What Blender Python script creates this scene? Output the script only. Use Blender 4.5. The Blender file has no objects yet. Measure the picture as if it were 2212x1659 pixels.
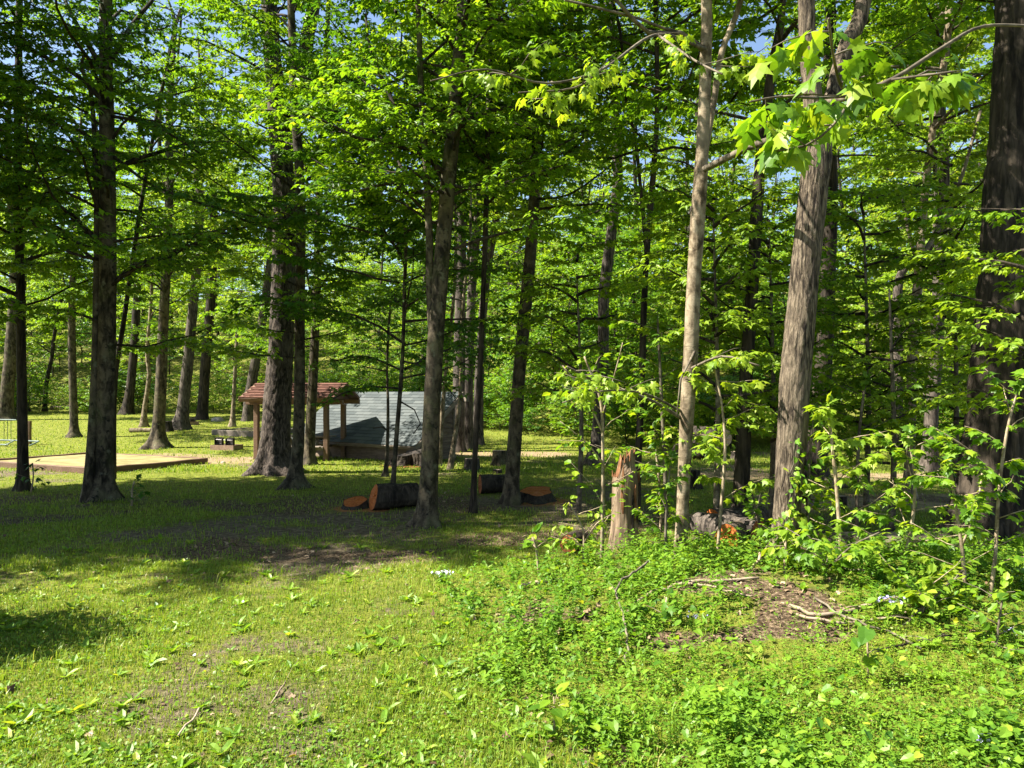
import bpy, math, random
import numpy as np
from mathutils import Matrix, Vector

# ------------------------------------------------------------------ camera, sky, sun, exposure
SC = bpy.context.scene
COL = SC.collection
EYE = 2.1            # eye height above the level lawn, metres
F = 1659.0           # focal length in units of a 2212-wide picture
HOR = 850.0          # row of the horizon in the same units
cam_data = bpy.data.cameras.new('camera')
cam_data.sensor_width = 36.0
cam_data.lens = 27.0
cam_data.shift_y = (HOR - 829.5) / 2212.0
cam_data.clip_start = 0.05
cam_data.clip_end = 600.0
cam = bpy.data.objects.new('camera', cam_data)
cam.location = (0, 0, EYE)
cam.rotation_euler = (math.radians(90), 0, 0)
COL.objects.link(cam)
SC.camera = cam

SUN_EL = math.radians(50)
SUN_AZ = math.radians(7)       # how far the sun stands behind the camera's plane, to the left
to_sun = Vector((-math.cos(SUN_AZ) * math.cos(SUN_EL), -math.sin(SUN_AZ) * math.cos(SUN_EL), math.sin(SUN_EL)))
world = bpy.data.worlds.new('World')
SC.world = world
world.use_nodes = True
wn = world.node_tree
bg = wn.nodes['Background']
sky_node = wn.nodes.new('ShaderNodeTexSky')
sky_node.sky_type = 'NISHITA'
sky_node.sun_disc = False
sky_node.sun_elevation = SUN_EL
sky_node.sun_rotation = math.atan2(to_sun.x, to_sun.y)
sky_node.altitude = 150
sky_node.air_density = 1.0
sky_node.dust_density = 1.2
sky_node.ozone_density = 1.5
wn.links.new(sky_node.outputs[0], bg.inputs[0])
bg.inputs[1].default_value = 0.06
sun_data = bpy.data.lights.new('sun', 'SUN')
sun_data.energy = 5.0
sun_data.angle = math.radians(0.53)
sun_data.color = (1.0, 0.94, 0.84)
sun = bpy.data.objects.new('sun', sun_data)
sun.rotation_euler = to_sun.to_track_quat('Z', 'Y').to_euler()
sun.location = (-20, -8, 30)
COL.objects.link(sun)

SC.view_settings.view_transform = 'Standard'
SC.view_settings.look = 'None'
SC.view_settings.gamma = 1.0
SC.view_settings.use_curve_mapping = False
SC.view_settings.exposure = 2.1
SC.cycles.max_bounces = 6
SC.cycles.diffuse_bounces = 3
SC.cycles.glossy_bounces = 2
SC.cycles.transmission_bounces = 4
SC.cycles.transparent_max_bounces = 4
SC.cycles.sample_clamp_indirect = 6.0
SC.cycles.use_denoising = True
SC.cycles.caustics_reflective = False
SC.cycles.caustics_refractive = False

# ------------------------------------------------------------------ noise and ground shape
def _hash(ix, iy, seed):
    h = (ix.astype(np.int64) * 374761393 + iy.astype(np.int64) * 668265263 + seed * 974634777) & 0x7fffffff
    h = ((h ^ (h >> 13)) * 1274126177) & 0x7fffffff
    h = (h ^ (h >> 16)) & 0xffff
    return h / 65535.0

def vn(x, y, seed=0):
    x = np.asarray(x, float); y = np.asarray(y, float)
    ix = np.floor(x); iy = np.floor(y)
    fx = x - ix; fy = y - iy
    fx = fx * fx * (3 - 2 * fx); fy = fy * fy * (3 - 2 * fy)
    a = _hash(ix, iy, seed); b = _hash(ix + 1, iy, seed)
    c = _hash(ix, iy + 1, seed); d = _hash(ix + 1, iy + 1, seed)
    return (a * (1 - fx) + b * fx) * (1 - fy) + (c * (1 - fx) + d * fx) * fy

def fbm(x, y, seed=0, oct=3):
    s = 0; amp = 0.5; tot = 0
    for k in range(oct):
        s = s + amp * vn(x * 2 ** k, y * 2 ** k, seed + 17 * k); tot += amp; amp *= 0.5
    return s / tot

def sstep(a, b, x):
    t = np.clip((np.asarray(x, float) - a) / (b - a), 0, 1)
    return t * t * (3 - 2 * t)

def wood_edge(x):
    """distance at which the mown lawn stops and the undergrowth starts"""
    x = np.asarray(x, float)
    return 47 - 19 * sstep(-12, 6, x) - 1.5 * sstep(6, 18, x) + 2.5 * (vn(x * 0.25, 0 * x + 3, 5) - 0.5)

def gz(x, y):
    x = np.asarray(x, float); y = np.asarray(y, float)
    z = 0.04 * np.clip(y - 27, 0, 40) * sstep(26, 32, y)
    z = z + 0.21 * np.clip(y - wood_edge(x) - 5, 0, 80)
    # low bank of weeds on the right
    m = np.exp(-((x - 3.6) / 2.9) ** 2 * np.where(x < 3.6, 1.0, 0.15)) * np.exp(-((y - 7.6) / 1.9) ** 2)
    z = z + 0.36 * m
    z = z + 0.10 * (fbm(x * 0.35, y * 0.35, 11) - 0.5) + 0.03 * (fbm(x * 2.0, y * 2.0, 23) - 0.5)
    return z

def gz1(x, y):
    return float(gz(np.array([x]), np.array([y]))[0])

def AT(px, py, y):
    return np.array([(px - 1106) / F * y, y, EYE + (HOR - py) / F * y])

def G(px, py):
    """the spot on the ground seen at that place of the picture"""
    ys = np.arange(3.0, 140, 0.02)
    xs = (px - 1106) / F * ys
    zr = EYE + (HOR - py) / F * ys
    hit = np.nonzero(zr <= gz(xs, ys))[0]
    y = ys[hit[0]] if len(hit) else 60.0
    x = (px - 1106) / F * y
    return np.array([x, y, gz1(x, y)])

# ------------------------------------------------------------------ mesh helpers
class Acc:
    """collects polygons of any size; builds ONE mesh"""
    def __init__(self):
        self.v = []; self.nv = 0; self.f = []; self.rnd = []; self.mi = []; self.dm = 0
    def add(self, verts, faces, rnd=None, mat=None):
        mat = self.dm if mat is None else mat
        verts = np.asarray(verts, np.float32).reshape(-1, 3)
        faces = np.asarray(faces, np.int64)
        self.v.append(verts); self.f.append(faces + self.nv); self.nv += len(verts)
        n = len(faces)
        self.rnd.append(np.full(n, 0.5, np.float32) if rnd is None else np.broadcast_to(np.asarray(rnd, np.float32), (n,)))
        self.mi.append(np.full(n, mat, np.int32))
        return self
    def mesh(self, name, mats, smooth=False):
        me = bpy.data.meshes.new(name)
        V = np.concatenate(self.v) if self.v else np.zeros((0, 3), np.float32)
        loops = np.concatenate([f.reshape(-1) for f in self.f])
        tot = np.concatenate([np.full(len(f), f.shape[1], np.int32) for f in self.f])
        start = np.concatenate([[0], np.cumsum(tot)[:-1]]).astype(np.int32)
        me.vertices.add(len(V)); me.vertices.foreach_set('co', V.reshape(-1))
        me.loops.add(len(loops)); me.loops.foreach_set('vertex_index', loops.astype(np.int32))
        me.polygons.add(len(tot)); me.polygons.foreach_set('loop_start', start)
        me.polygons.foreach_set('material_index', np.concatenate(self.mi))
        me.polygons.foreach_set('use_smooth', np.full(len(tot), smooth))
        at = me.attributes.new('rnd', 'FLOAT', 'FACE')
        at.data.foreach_set('value', np.concatenate(self.rnd).astype(np.float32))
        for m in (mats if isinstance(mats, (list, tuple)) else [mats]):
            me.materials.append(M[m])
        me.update(calc_edges=True)
        me.validate()
        return me

def link(name, me, parent=None, loc=None, mat4=None):
    o = bpy.data.objects.new(name, me)
    COL.objects.link(o)
    if parent is not None:
        o.parent = parent
    if mat4 is not None:
        o.matrix_local = mat4
    elif loc is not None:
        o.location = loc
    return o

def tag(o, label=None, cat=None, group=None, kind=None):
    if label: o['label'] = label
    if cat: o['category'] = cat
    if group: o['group'] = group
    if kind: o['kind'] = kind
    return o

def thing(name, label, cat, loc=(0, 0, 0), rz=0.0, group=None):
    o = bpy.data.objects.new(name, None)
    o.empty_display_size = 0.2
    COL.objects.link(o)
    o.location = loc; o.rotation_euler = (0, 0, rz)
    return tag(o, label, cat, group)

def box_arr(x0, x1, y0, y1, z0, z1):
    v = np.array([[x0, y0, z0], [x1, y0, z0], [x1, y1, z0], [x0, y1, z0], [x0, y0, z1], [x1, y0, z1], [x1, y1, z1], [x0, y1, z1]], float)
    f = np.array([[0, 3, 2, 1], [4, 5, 6, 7], [0, 1, 5, 4], [1, 2, 6, 5], [2, 3, 7, 6], [3, 0, 4, 7]])
    return v, f

def rough_box(x0, x1, y0, y1, z0, z1, rng, jit=0.006, bev=0.012):
    """a sawn timber: chamfered long edges, ends a little out of square; long axis x"""
    b = min(bev, (y1 - y0) * 0.3, (z1 - z0) * 0.3)
    prof = np.array([[y0 + b, z0], [y1 - b, z0], [y1, z0 + b], [y1, z1 - b], [y1 - b, z1], [y0 + b, z1], [y0, z1 - b], [y0, z0 + b]])
    n = max(2, int((x1 - x0) / 0.35) + 1)
    xs = np.linspace(x0, x1, n)
    V = []; Fq = []
    for i, x in enumerate(xs):
        o = rng.normal(0, jit, 2) if 0 < i < n - 1 else rng.normal(0, jit * 0.5, 2)
        for p in prof:
            V.append([x, p[0] + o[0], p[1] + o[1]])
    for i in range(n - 1):
        for k in range(8):
            a = i * 8 + k; c = i * 8 + (k + 1) % 8
            Fq.append([a, c, c + 8, a + 8])
    V = np.array(V)
    return V, np.array(Fq), np.array([list(range(7, -1, -1)), [(n - 1) * 8 + k for k in range(8)]])

def add_timber(acc, x0, x1, y0, y1, z0, z1, rng, axis='x', **kw):
    if axis == 'x':
        V, q, e = rough_box(x0, x1, y0, y1, z0, z1, rng, **kw)
    elif axis == 'y':
        V, q, e = rough_box(y0, y1, x0, x1, z0, z1, rng, **kw); V = V[:, [1, 0, 2]]; q = q[:, ::-1]; e = e[:, ::-1]
    else:
        V, q, e = rough_box(z0, z1, x0, x1, y0, y1, rng, **kw); V = V[:, [1, 2, 0]]
    r = rng.random()
    nv = acc.nv
    acc.add(V, q, r)
    acc.v.append(np.zeros((0, 3), np.float32)); acc.f.append(e + nv); acc.rnd.append(np.full(2, r, np.float32)); acc.mi.append(np.zeros(2, np.int32))
    return acc

def frames(P):
    P = np.asarray(P, float)
    T = np.gradient(P, axis=0)
    T /= np.linalg.norm(T, axis=1, keepdims=True) + 1e-9
    ref = np.array([1.0, 0, 0]) if abs(T[0][0]) < 0.8 else np.array([0, 1.0, 0])
    X = np.zeros_like(P); Y = np.zeros_like(P)
    x = ref - T[0] * ref.dot(T[0])
    for i in range(len(P)):
        x = x - T[i] * x.dot(T[i]); x /= np.linalg.norm(x) + 1e-9
        X[i] = x; Y[i] = np.cross(T[i], x)
    return T, X, Y

def tube(acc, P, R, ns=6, rnd=0.5, mat=None, cap=True):
    mat = acc.dm if mat is None else mat
    P = np.asarray(P, float); R = np.asarray(R, float)
    T, X, Y = frames(P)
    th = np.arange(ns) * 2 * math.pi / ns
    if R.ndim == 1: R = R[:, None]
    V = P[:, None, :] + R[:, :, None] * (np.cos(th)[None, :, None] * X[:, None, :] + np.sin(th)[None, :, None] * Y[:, None, :])
    n = len(P)
    i = np.arange(n - 1)[:, None] * ns; k = np.arange(ns)[None, :]; k2 = (k + 1) % ns
    q = np.stack([i + k, i + k2, i + ns + k2, i + ns + k], -1).reshape(-1, 4)
    nv = acc.nv
    acc.add(V.reshape(-1, 3), q, rnd, mat)
    if cap:
        acc.v.append(np.zeros((0, 3), np.float32))
        acc.f.append(np.array([np.arange(ns)[::-1] + nv, np.arange(ns) + nv + (n - 1) * ns])); acc.rnd.append(np.full(2, rnd, np.float32)); acc.mi.append(np.full(2, mat, np.int32))

def resample(P, R, step):
    """Catmull-Rom through the points, even steps"""
    P = np.asarray(P, float); R = np.asarray(R, float)
    A = np.concatenate([P, R[:, None]], 1)
    A = np.concatenate([[2 * A[0] - A[1]], A, [2 * A[-1] - A[-2]]])
    out = []
    for i in range(1, len(A) - 2):
        L = np.linalg.norm(A[i + 1][:3] - A[i][:3])
        n = max(1, int(round(L / step)))
        t = (np.arange(n) / n)[:, None]
        p0, p1, p2, p3 = A[i - 1], A[i], A[i + 1], A[i + 2]
        out.append(0.5 * (2 * p1 + (p2 - p0) * t + (2 * p0 - 5 * p1 + 4 * p2 - p3) * t ** 2 + (3 * p1 - p0 - 3 * p2 + p3) * t ** 3))
    out.append(A[-2][None])
    out = np.concatenate(out)
    return out[:, :3], np.clip(out[:, 3], 0.003, None)

# ------------------------------------------------------------------ leaf templates (y = along the leaf, z = its upper face)
def _maple():
    half = [(.30, -.12), (.22, .12), (.58, .42), (.40, .42), (.27, .44), (.24, .66), (.12, .66)]
    mid = [(0, 0), (0, .3), (0, .55), (0, 1.0)]
    zf = lambda x, y: -0.30 * abs(x) ** 1.3 - 0.30 * max(y, 0) ** 2
    V = []; T = []
    for s in (1, -1):
        o = len(V)
        pts = mid + [(s * x, y) for x, y in half]
        V += [(x, y, zf(x, y)) for x, y in pts]
        t = [(0, 4, 5), (0, 5, 1), (5, 6, 7), (5, 7, 8), (1, 5, 8), (1, 8, 2), (2, 8, 10), (8, 9, 10), (2, 10, 3)]
        T += [[o + a for a in (q if s > 0 else q[::-1])] for q in t]
    return np.array(V), np.array(T)
MAPLE = _maple()
MID = (np.array([(0, 0, 0), (.46, .34, -.13), (.20, .52, -.05), (0, 1, -.24), (-.20, .52, -.05), (-.46, .34, -.13)], float),
       np.array([(0, 1, 2), (0, 2, 3), (0, 3, 4), (0, 4, 5)]))
FAR = (np.array([(0, 0, 0), (.44, .42, -.12), (0, 1, -.2), (-.44, .42, -.12)], float), np.array([(0, 1, 2), (0, 2, 3)]))
LANCE = (np.array([(0, 0, 0), (.19, .35, .03), (0, .45, -.04), (-.19, .35, .03), (0, 1, -.18)], float),
         np.array([(0, 1, 2), (0, 2, 3), (1, 4, 2), (2, 4, 3)]))
HEART = (np.array([(0, 0, 0), (.22, -.14, .03), (.45, .15, .05), (.30, .62, 0), (0, 1, -.15), (-.30, .62, 0), (-.45, .15, .05), (-.22, -.14, .03), (0, .35, -.06)], float),
         np.array([(0, 1, 8), (1, 2, 8), (2, 3, 8), (3, 4, 8), (4, 5, 8), (5, 6, 8), (6, 7, 8), (7, 0, 8)]))
OVAL = (np.array([(0, 0, 0), (.30, .28, .02), (.30, .66, .0), (0, 1, -.14), (-.30, .66, 0), (-.30, .28, .02), (0, .5, -.07)], float),
        np.array([(0, 1, 6), (1, 2, 6), (2, 3, 6), (3, 4, 6), (4, 5, 6), (5, 0, 6)]))

def nrm(a):
    return a / (np.linalg.norm(a, axis=-1, keepdims=True) + 1e-9)

def add_leaves(acc, tmpl, pos, axis, size, rng, rnd, up=None, tilt=0.35, mat=0, width=1.0):
    n = len(pos)
    if n == 0: return
    a = nrm(np.asarray(axis, float))
    u = np.tile([0, 0, 1.0], (n, 1)) if up is None else np.asarray(up, float)
    u = u + rng.normal(0, tilt, (n, 3))
    z = nrm(u - a * (u * a).sum(1, keepdims=True))
    x = np.cross(a, z)
    tv, tf = tmpl
    size = np.broadcast_to(np.asarray(size, float), (n,))
    V = pos[:, None, :] + size[:, None, None] * (tv[None, :, 0:1] * width * x[:, None, :] + tv[None, :, 1:2] * a[:, None, :] + tv[None, :, 2:3] * z[:, None, :])
    Fc = tf[None] + (np.arange(n) * len(tv))[:, None, None]
    acc.add(V.reshape(-1, 3), Fc.reshape(-1, 3), np.repeat(np.broadcast_to(rnd, (n,)), len(tf)), mat)
# ------------------------------------------------------------------ materials
M = {}
def newmat(name):
    m = bpy.data.materials.new(name); m.use_nodes = True
    nt = m.node_tree; b = nt.nodes['Principled BSDF']
    M[name] = m
    return m, nt, b
def node(nt, t, **kw):
    n = nt.nodes.new(t)
    for k, v in kw.items():
        if hasattr(n, k): setattr(n, k, v)
        else: n.inputs[k].default_value = v
    return n
def ramp(nt, fac, stops):
    r = nt.nodes.new('ShaderNodeValToRGB')
    els = r.color_ramp.elements
    while len(els) < len(stops): els.new(0.5)
    for e, (p, c) in zip(els, stops):
        e.position = p; e.color = (*c, 1)
    nt.links.new(fac, r.inputs[0])
    return r.outputs[0]
def coords(nt, scale=(1, 1, 1), kind='Object'):
    tc = nt.nodes.new('ShaderNodeTexCoord'); mp = nt.nodes.new('ShaderNodeMapping')
    mp.inputs['Scale'].default_value = scale
    nt.links.new(tc.outputs[kind], mp.inputs[0])
    return mp.outputs[0]
def noise(nt, vec, scale, detail=4, rough=0.55, dist=0.0):
    n = nt.nodes.new('ShaderNodeTexNoise')
    n.inputs['Scale'].default_value = scale; n.inputs['Detail'].default_value = detail
    n.inputs['Roughness'].default_value = rough; n.inputs['Distortion'].default_value = dist
    nt.links.new(vec, n.inputs['Vector'])
    return n.outputs['Fac']
def mix(nt, fac, a, b, mode='MIX'):
    n = nt.nodes.new('ShaderNodeMix'); n.data_type = 'RGBA'; n.blend_type = mode
    for s, v in ((n.inputs['Factor'], fac), (n.inputs['A'], a), (n.inputs['B'], b)):
        if isinstance(v, (int, float)): s.default_value = v
        elif isinstance(v, tuple): s.default_value = (*v, 1)
        else: nt.links.new(v, s)
    return n.outputs['Result']
def attr(nt, name, out='Fac'):
    a = nt.nodes.new('ShaderNodeAttribute'); a.attribute_name = name
    return a.outputs[out]
def math_n(nt, op, a, b=0.0):
    n = nt.nodes.new('ShaderNodeMath'); n.operation = op
    for s, v in ((n.inputs[0], a), (n.inputs[1], b)):
        if isinstance(v, (int, float)): s.default_value = v
        else: nt.links.new(v, s)
    return n.outputs[0]
def bump(nt, b, h, strength, dist):
    n = nt.nodes.new('ShaderNodeBump'); n.inputs['Strength'].default_value = strength; n.inputs['Distance'].default_value = dist
    nt.links.new(h, n.inputs['Height']); nt.links.new(n.outputs[0], b.inputs['Normal'])

def leaf_mat(name, stops, trans=0.45, warm=(1.5, 1.35, 0.5), rough=0.45, spec=0.3):
    m, nt, b = newmat(name)
    c = ramp(nt, attr(nt, 'rnd'), stops)
    nt.links.new(c, b.inputs['Base Color'])
    b.inputs['Roughness'].default_value = rough
    b.inputs['Specular IOR Level'].default_value = spec
    t = nt.nodes.new('ShaderNodeBsdfTranslucent')
    nt.links.new(mix(nt, 1.0, c, warm, 'MULTIPLY'), t.inputs['Color'])
    ms = nt.nodes.new('ShaderNodeMixShader'); ms.inputs[0].default_value = trans
    nt.links.new(b.outputs[0], ms.inputs[1]); nt.links.new(t.outputs[0], ms.inputs[2])
    nt.links.new(ms.outputs[0], nt.nodes['Material Output'].inputs['Surface'])
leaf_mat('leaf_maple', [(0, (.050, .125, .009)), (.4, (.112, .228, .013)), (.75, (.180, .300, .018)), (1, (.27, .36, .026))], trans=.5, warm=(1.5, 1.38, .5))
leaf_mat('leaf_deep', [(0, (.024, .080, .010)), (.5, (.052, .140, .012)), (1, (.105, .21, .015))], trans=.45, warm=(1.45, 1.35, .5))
leaf_mat('leaf_pale', [(0, (.125, .225, .014)), (.5, (.20, .31, .02)), (1, (.30, .39, .034))], trans=.5, warm=(1.4, 1.3, .5))
leaf_mat('leaf_far', [(0, (.075, .150, .014)), (.4, (.155, .262, .022)), (.75, (.225, .330, .032)), (1, (.31, .35, .06))], trans=.5, warm=(1.45, 1.33, .55))
leaf_mat('leaf_weed', [(0, (.050, .135, .012)), (.45, (.125, .245, .018)), (.8, (.20, .32, .026)), (1, (.32, .36, .035))], trans=.45, warm=(1.4, 1.3, .5))
leaf_mat('blade', [(0, (.075, .145, .014)), (.45, (.175, .262, .026)), (.8, (.255, .325, .042)), (1, (.38, .34, .12))], trans=.42, warm=(1.35, 1.28, .6))
leaf_mat('petal_white', [(0, (.72, .74, .80)), (1, (.85, .85, .88))], trans=.25, warm=(1, 1, 1))
leaf_mat('petal_violet', [(0, (.36, .30, .66)), (1, (.52, .48, .80))], trans=.25, warm=(1, 1, 1))
leaf_mat('petal_yellow', [(0, (.75, .52, .02)), (1, (.85, .65, .03))], trans=.2, warm=(1, 1, 1))
leaf_mat('dead_leaf', [(0, (.06, .036, .020)), (.5, (.17, .112, .066)), (1, (.36, .27, .17))], trans=.12, warm=(1.1, 1, .8), rough=.7, spec=.15)

def bark(name, dark, mid, light, sx=14, sz=2.2, bstr=.8, bdist=.02, spots=False, moss=0.0, lent=False):
    m, nt, b = newmat(name)
    v = coords(nt, (sx, sx, sz)); v1 = coords(nt)
    n1 = noise(nt, v, 1.0, 6, .62, .4)
    n2 = noise(nt, v1, 1.7, 4, .6)
    c = ramp(nt, n1, [(.40, dark), (.50, mid), (.61, light)])
    c = mix(nt, ramp(nt, n2, [(.45, (0, 0, 0)), (.70, (.7, .7, .7))]), c, light)
    h = n1
    if lent:      # smooth bark with level rings and short cracks
        v2 = coords(nt, (7, 7, 30)); n3 = noise(nt, v2, 1.0, 6, .7, 1.2)
        c = mix(nt, ramp(nt, n3, [(.56, (0, 0, 0)), (.66, (.8, .8, .8))]), c, dark)
        h = math_n(nt, 'ADD', h, math_n(nt, 'MULTIPLY', n3, .8))
    if spots:     # dark scars and lichen
        n4 = noise(nt, coords(nt, (1, 1, .8)), 9.0, 3, .5)
        c = mix(nt, ramp(nt, n4, [(.62, (0, 0, 0)), (.69, (1, 1, 1))]), c, (.014, .012, .010))
        n5 = noise(nt, v1, 6.0, 4, .6)
        c = mix(nt, ramp(nt, n5, [(.60, (0, 0, 0)), (.70, (.7, .7, .7))]), c, (.15, .14, .10))
    if moss:
        n6 = noise(nt, v1, 3.0, 4, .6)
        c = mix(nt, math_n(nt, 'MULTIPLY', ramp(nt, n6, [(.5, (0, 0, 0)), (.65, (1, 1, 1))]), moss), c, (.08, .10, .02))
    nt.links.new(c, b.inputs['Base Color'])
    b.inputs['Roughness'].default_value = .88; b.inputs['Specular IOR Level'].default_value = .2
    bump(nt, b, h, bstr, bdist)
bark('bark_maple', (.012, .009, .005), (.046, .036, .022), (.105, .083, .052), 9, 4, .5, .012, spots=True, lent=True, moss=.25)
bark('bark_pale', (.050, .035, .019), (.150, .114, .070), (.26, .21, .14), 10, 6, .6, .012, lent=True)
bark('bark_grey', (.013, .010, .008), (.050, .040, .031), (.11, .090, .072), 22, 4, .9, .02)
bark('bark_dark', (.007, .005, .0035), (.023, .018, .012), (.056, .043, .030), 14, 2.2, .9, .025)
bark('bark_ridged', (.014, .010, .007), (.080, .060, .040), (.185, .146, .10), 38, 6.5, 1.0, .05)
bark('bark_oak', (.008, .006, .005), (.036, .027, .020), (.105, .083, .066), 22, 6, 1.0, .03)
bark('bark_twig', (.04, .032, .021), (.09, .073, .050), (.16, .135, .095), 9, 9, .3, .004)
bark('bark_stem', (.12, .088, .05), (.23, .178, .11), (.34, .275, .185), 20, 12, .3, .004)

def wood(name, c0, c1, c2, scale=(3, 40, 40), rough=.75, bstr=.35, rings=False):
    m, nt, b = newmat(name)
    n1 = noise(nt, coords(nt, scale), 1.0, 5, .6, .3)
    n2 = noise(nt, coords(nt), 3.0, 4, .6)
    c = ramp(nt, n1, [(.3, c0), (.55, c1), (.75, c2)])
    c = mix(nt, ramp(nt, n2, [(.5, (0, 0, 0)), (.75, (.75, .75, .75))]), c, c0)
    c = mix(nt, math_n(nt, 'MULTIPLY', attr(nt, 'rnd'), .5), c, c0)
    nt.links.new(c, b.inputs['Base Color'])
    b.inputs['Roughness'].default_value = rough; b.inputs['Specular IOR Level'].default_value = .25
    bump(nt, b, n1, bstr, .008)
wood('timber_grey', (.10, .08, .062), (.20, .165, .13), (.29, .25, .20))
wood('timber_brown', (.085, .050, .030), (.165, .100, .060), (.24, .155, .10))
wood('siding', (.075, .052, .036), (.155, .110, .075), (.23, .175, .125))
wood('cut_orange', (.22, .055, .010), (.36, .105, .018), (.46, .17, .045), (22, 22, 22))
wood('cut_rust', (.14, .045, .015), (.26, .085, .025), (.36, .13, .045), (18, 18, 18))
wood('cut_pale', (.24, .17, .11), (.36, .28, .20), (.46, .38, .29), (22, 22, 22))
wood('snag_wood', (.050, .032, .018), (.26, .185, .115), (.44, .34, .235), (26, 26, 2.0), bstr=.9)
wood('snag_heart', (.07, .026, .010), (.21, .095, .038), (.36, .21, .11), (30, 30, 5), bstr=1.0)
wood('stick', (.14, .10, .065), (.29, .225, .155), (.42, .35, .26), (12, 12, 12))

def plain(name, a, c, scale=6, rough=.6, metal=0.0, bstr=.15, spec=.4):
    m, nt, b = newmat(name)
    n1 = noise(nt, coords(nt), scale, 5, .6)
    nt.links.new(ramp(nt, n1, [(.35, a), (.68, c)]), b.inputs['Base Color'])
    b.inputs['Roughness'].default_value = rough; b.inputs['Metallic'].default_value = metal; b.inputs['Specular IOR Level'].default_value = spec
    bump(nt, b, n1, bstr, .004)
plain('steel_black', (.012, .010, .009), (.045, .030, .022), 9, .55)
plain('steel_rust', (.16, .095, .06), (.30, .20, .135), 7, .8)
plain('steel_bar', (.20, .18, .16), (.34, .31, .28), 9, .5, .3)
plain('paint_green', (.016, .050, .036), (.035, .085, .062), 7, .45)
plain('paint_worn', (.10, .15, .125), (.22, .26, .23), 7, .5)
plain('stone', (.17, .15, .13), (.34, .31, .27), 8, .9)
plain('hollow', (.012, .009, .006), (.035, .024, .016), 8, .95)
plain('sand', (.12, .105, .030), (.27, .215, .085), 2.2, .95, bstr=.5)

def shingle(name, c0, c1, c2):
    m, nt, b = newmat(name)
    c = ramp(nt, attr_obj_random(nt), [(0, c0), (.5, c1), (1, c2)])
    n1 = noise(nt, coords(nt), 60, 4, .7)
    c = mix(nt, math_n(nt, 'MULTIPLY', n1, .5), c, c0)
    nt.links.new(c, b.inputs['Base Color'])
    b.inputs['Roughness'].default_value = .9; b.inputs['Specular IOR Level'].default_value = .25
    bump(nt, b, n1, .5, .003)
def attr_obj_random(nt):
    return nt.nodes.new('ShaderNodeObjectInfo').outputs['Random']
shingle('shingle_slate', (.042, .051, .051), (.066, .076, .074), (.092, .102, .098))
shingle('shingle_red', (.075, .032, .022), (.125, .056, .038), (.18, .088, .062))

def ground_mat():
    m, nt, b = newmat('ground')
    soil = ramp(nt, noise(nt, coords(nt), 11, 7, .7), [(.30, (.045, .034, .020)), (.52, (.125, .098, .060)), (.70, (.23, .19, .125))])
    moss = ramp(nt, noise(nt, coords(nt), 6, 7, .72), [(.28, (.050, .062, .010)), (.5, (.130, .148, .020)), (.72, (.23, .23, .04))])
    sand = ramp(nt, noise(nt, coords(nt), 5, 6, .65), [(.30, (.15, .105, .055)), (.70, (.31, .235, .14))])
    litter = ramp(nt, noise(nt, coords(nt), 26, 5, .7), [(.36, (.022, .015, .009)), (.50, (.085, .058, .034)), (.64, (.25, .185, .115))])
    saw = ramp(nt, noise(nt, coords(nt), 20, 5, .7), [(.35, (.20, .075, .022)), (.7, (.42, .19, .07))])
    edge = noise(nt, coords(nt), 7, 6, .7)
    def sharp(name):
        s = math_n(nt, 'ADD', attr(nt, name), math_n(nt, 'MULTIPLY', math_n(nt, 'SUBTRACT', edge, .5), .9))
        return ramp(nt, s, [(.38, (0, 0, 0)), (.62, (1, 1, 1))])
    c = mix(nt, sharp('grassy'), soil, moss)
    c = mix(nt, sharp('sandy'), c, sand)
    c = mix(nt, sharp('litter'), c, litter)
    c = mix(nt, sharp('sawdust'), c, saw)
    nt.links.new(c, b.inputs['Base Color'])
    b.inputs['Roughness'].default_value = .95; b.inputs['Specular IOR Level'].default_value = .1
    bump(nt, b, math_n(nt, 'ADD', noise(nt, coords(nt), 22, 6, .7), noise(nt, coords(nt), 5, 3, .6)), 1.0, .05)
ground_mat()
# ------------------------------------------------------------------ the ground: one sheet
PAD_C = G(215, 1024); PAD_R = G(398, 1006)
pad_u = (PAD_R - PAD_C)[:2]; PAD_D = float(np.linalg.norm(pad_u)) ; pad_u = pad_u / PAD_D
pad_v = np.array([-pad_u[1], pad_u[0]])          # along the front, to the left
if pad_v[0] > 0: pad_v = -pad_v
PAD_L = 5.0
def pad_coords(x, y):
    dx = x - PAD_C[0]; dy = y - PAD_C[1]
    return dx * pad_u[0] + dy * pad_u[1], dx * pad_v[0] + dy * pad_v[1]

def weed_mask(x, y):
    """1 on the weedy bank at the right, 0 on the trodden lawn"""
    e = -1.35 + 0.0 * x + 0.55 * (y - 8.2) * (y < 8.2) * -1 * 0.9
    e = np.where(y < 8.2, -1.05 + (8.2 - y) * 0.36, -1.05 + (y - 8.2) * 1.6)
    e = e + 0.8 * (fbm(x * 0.9, y * 0.9, 41) - 0.5)
    return sstep(-0.15, 0.35, x - e) * (1 - sstep(9.2, 10.4, y - 0.10 * np.clip(x, 0, 20)))

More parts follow.
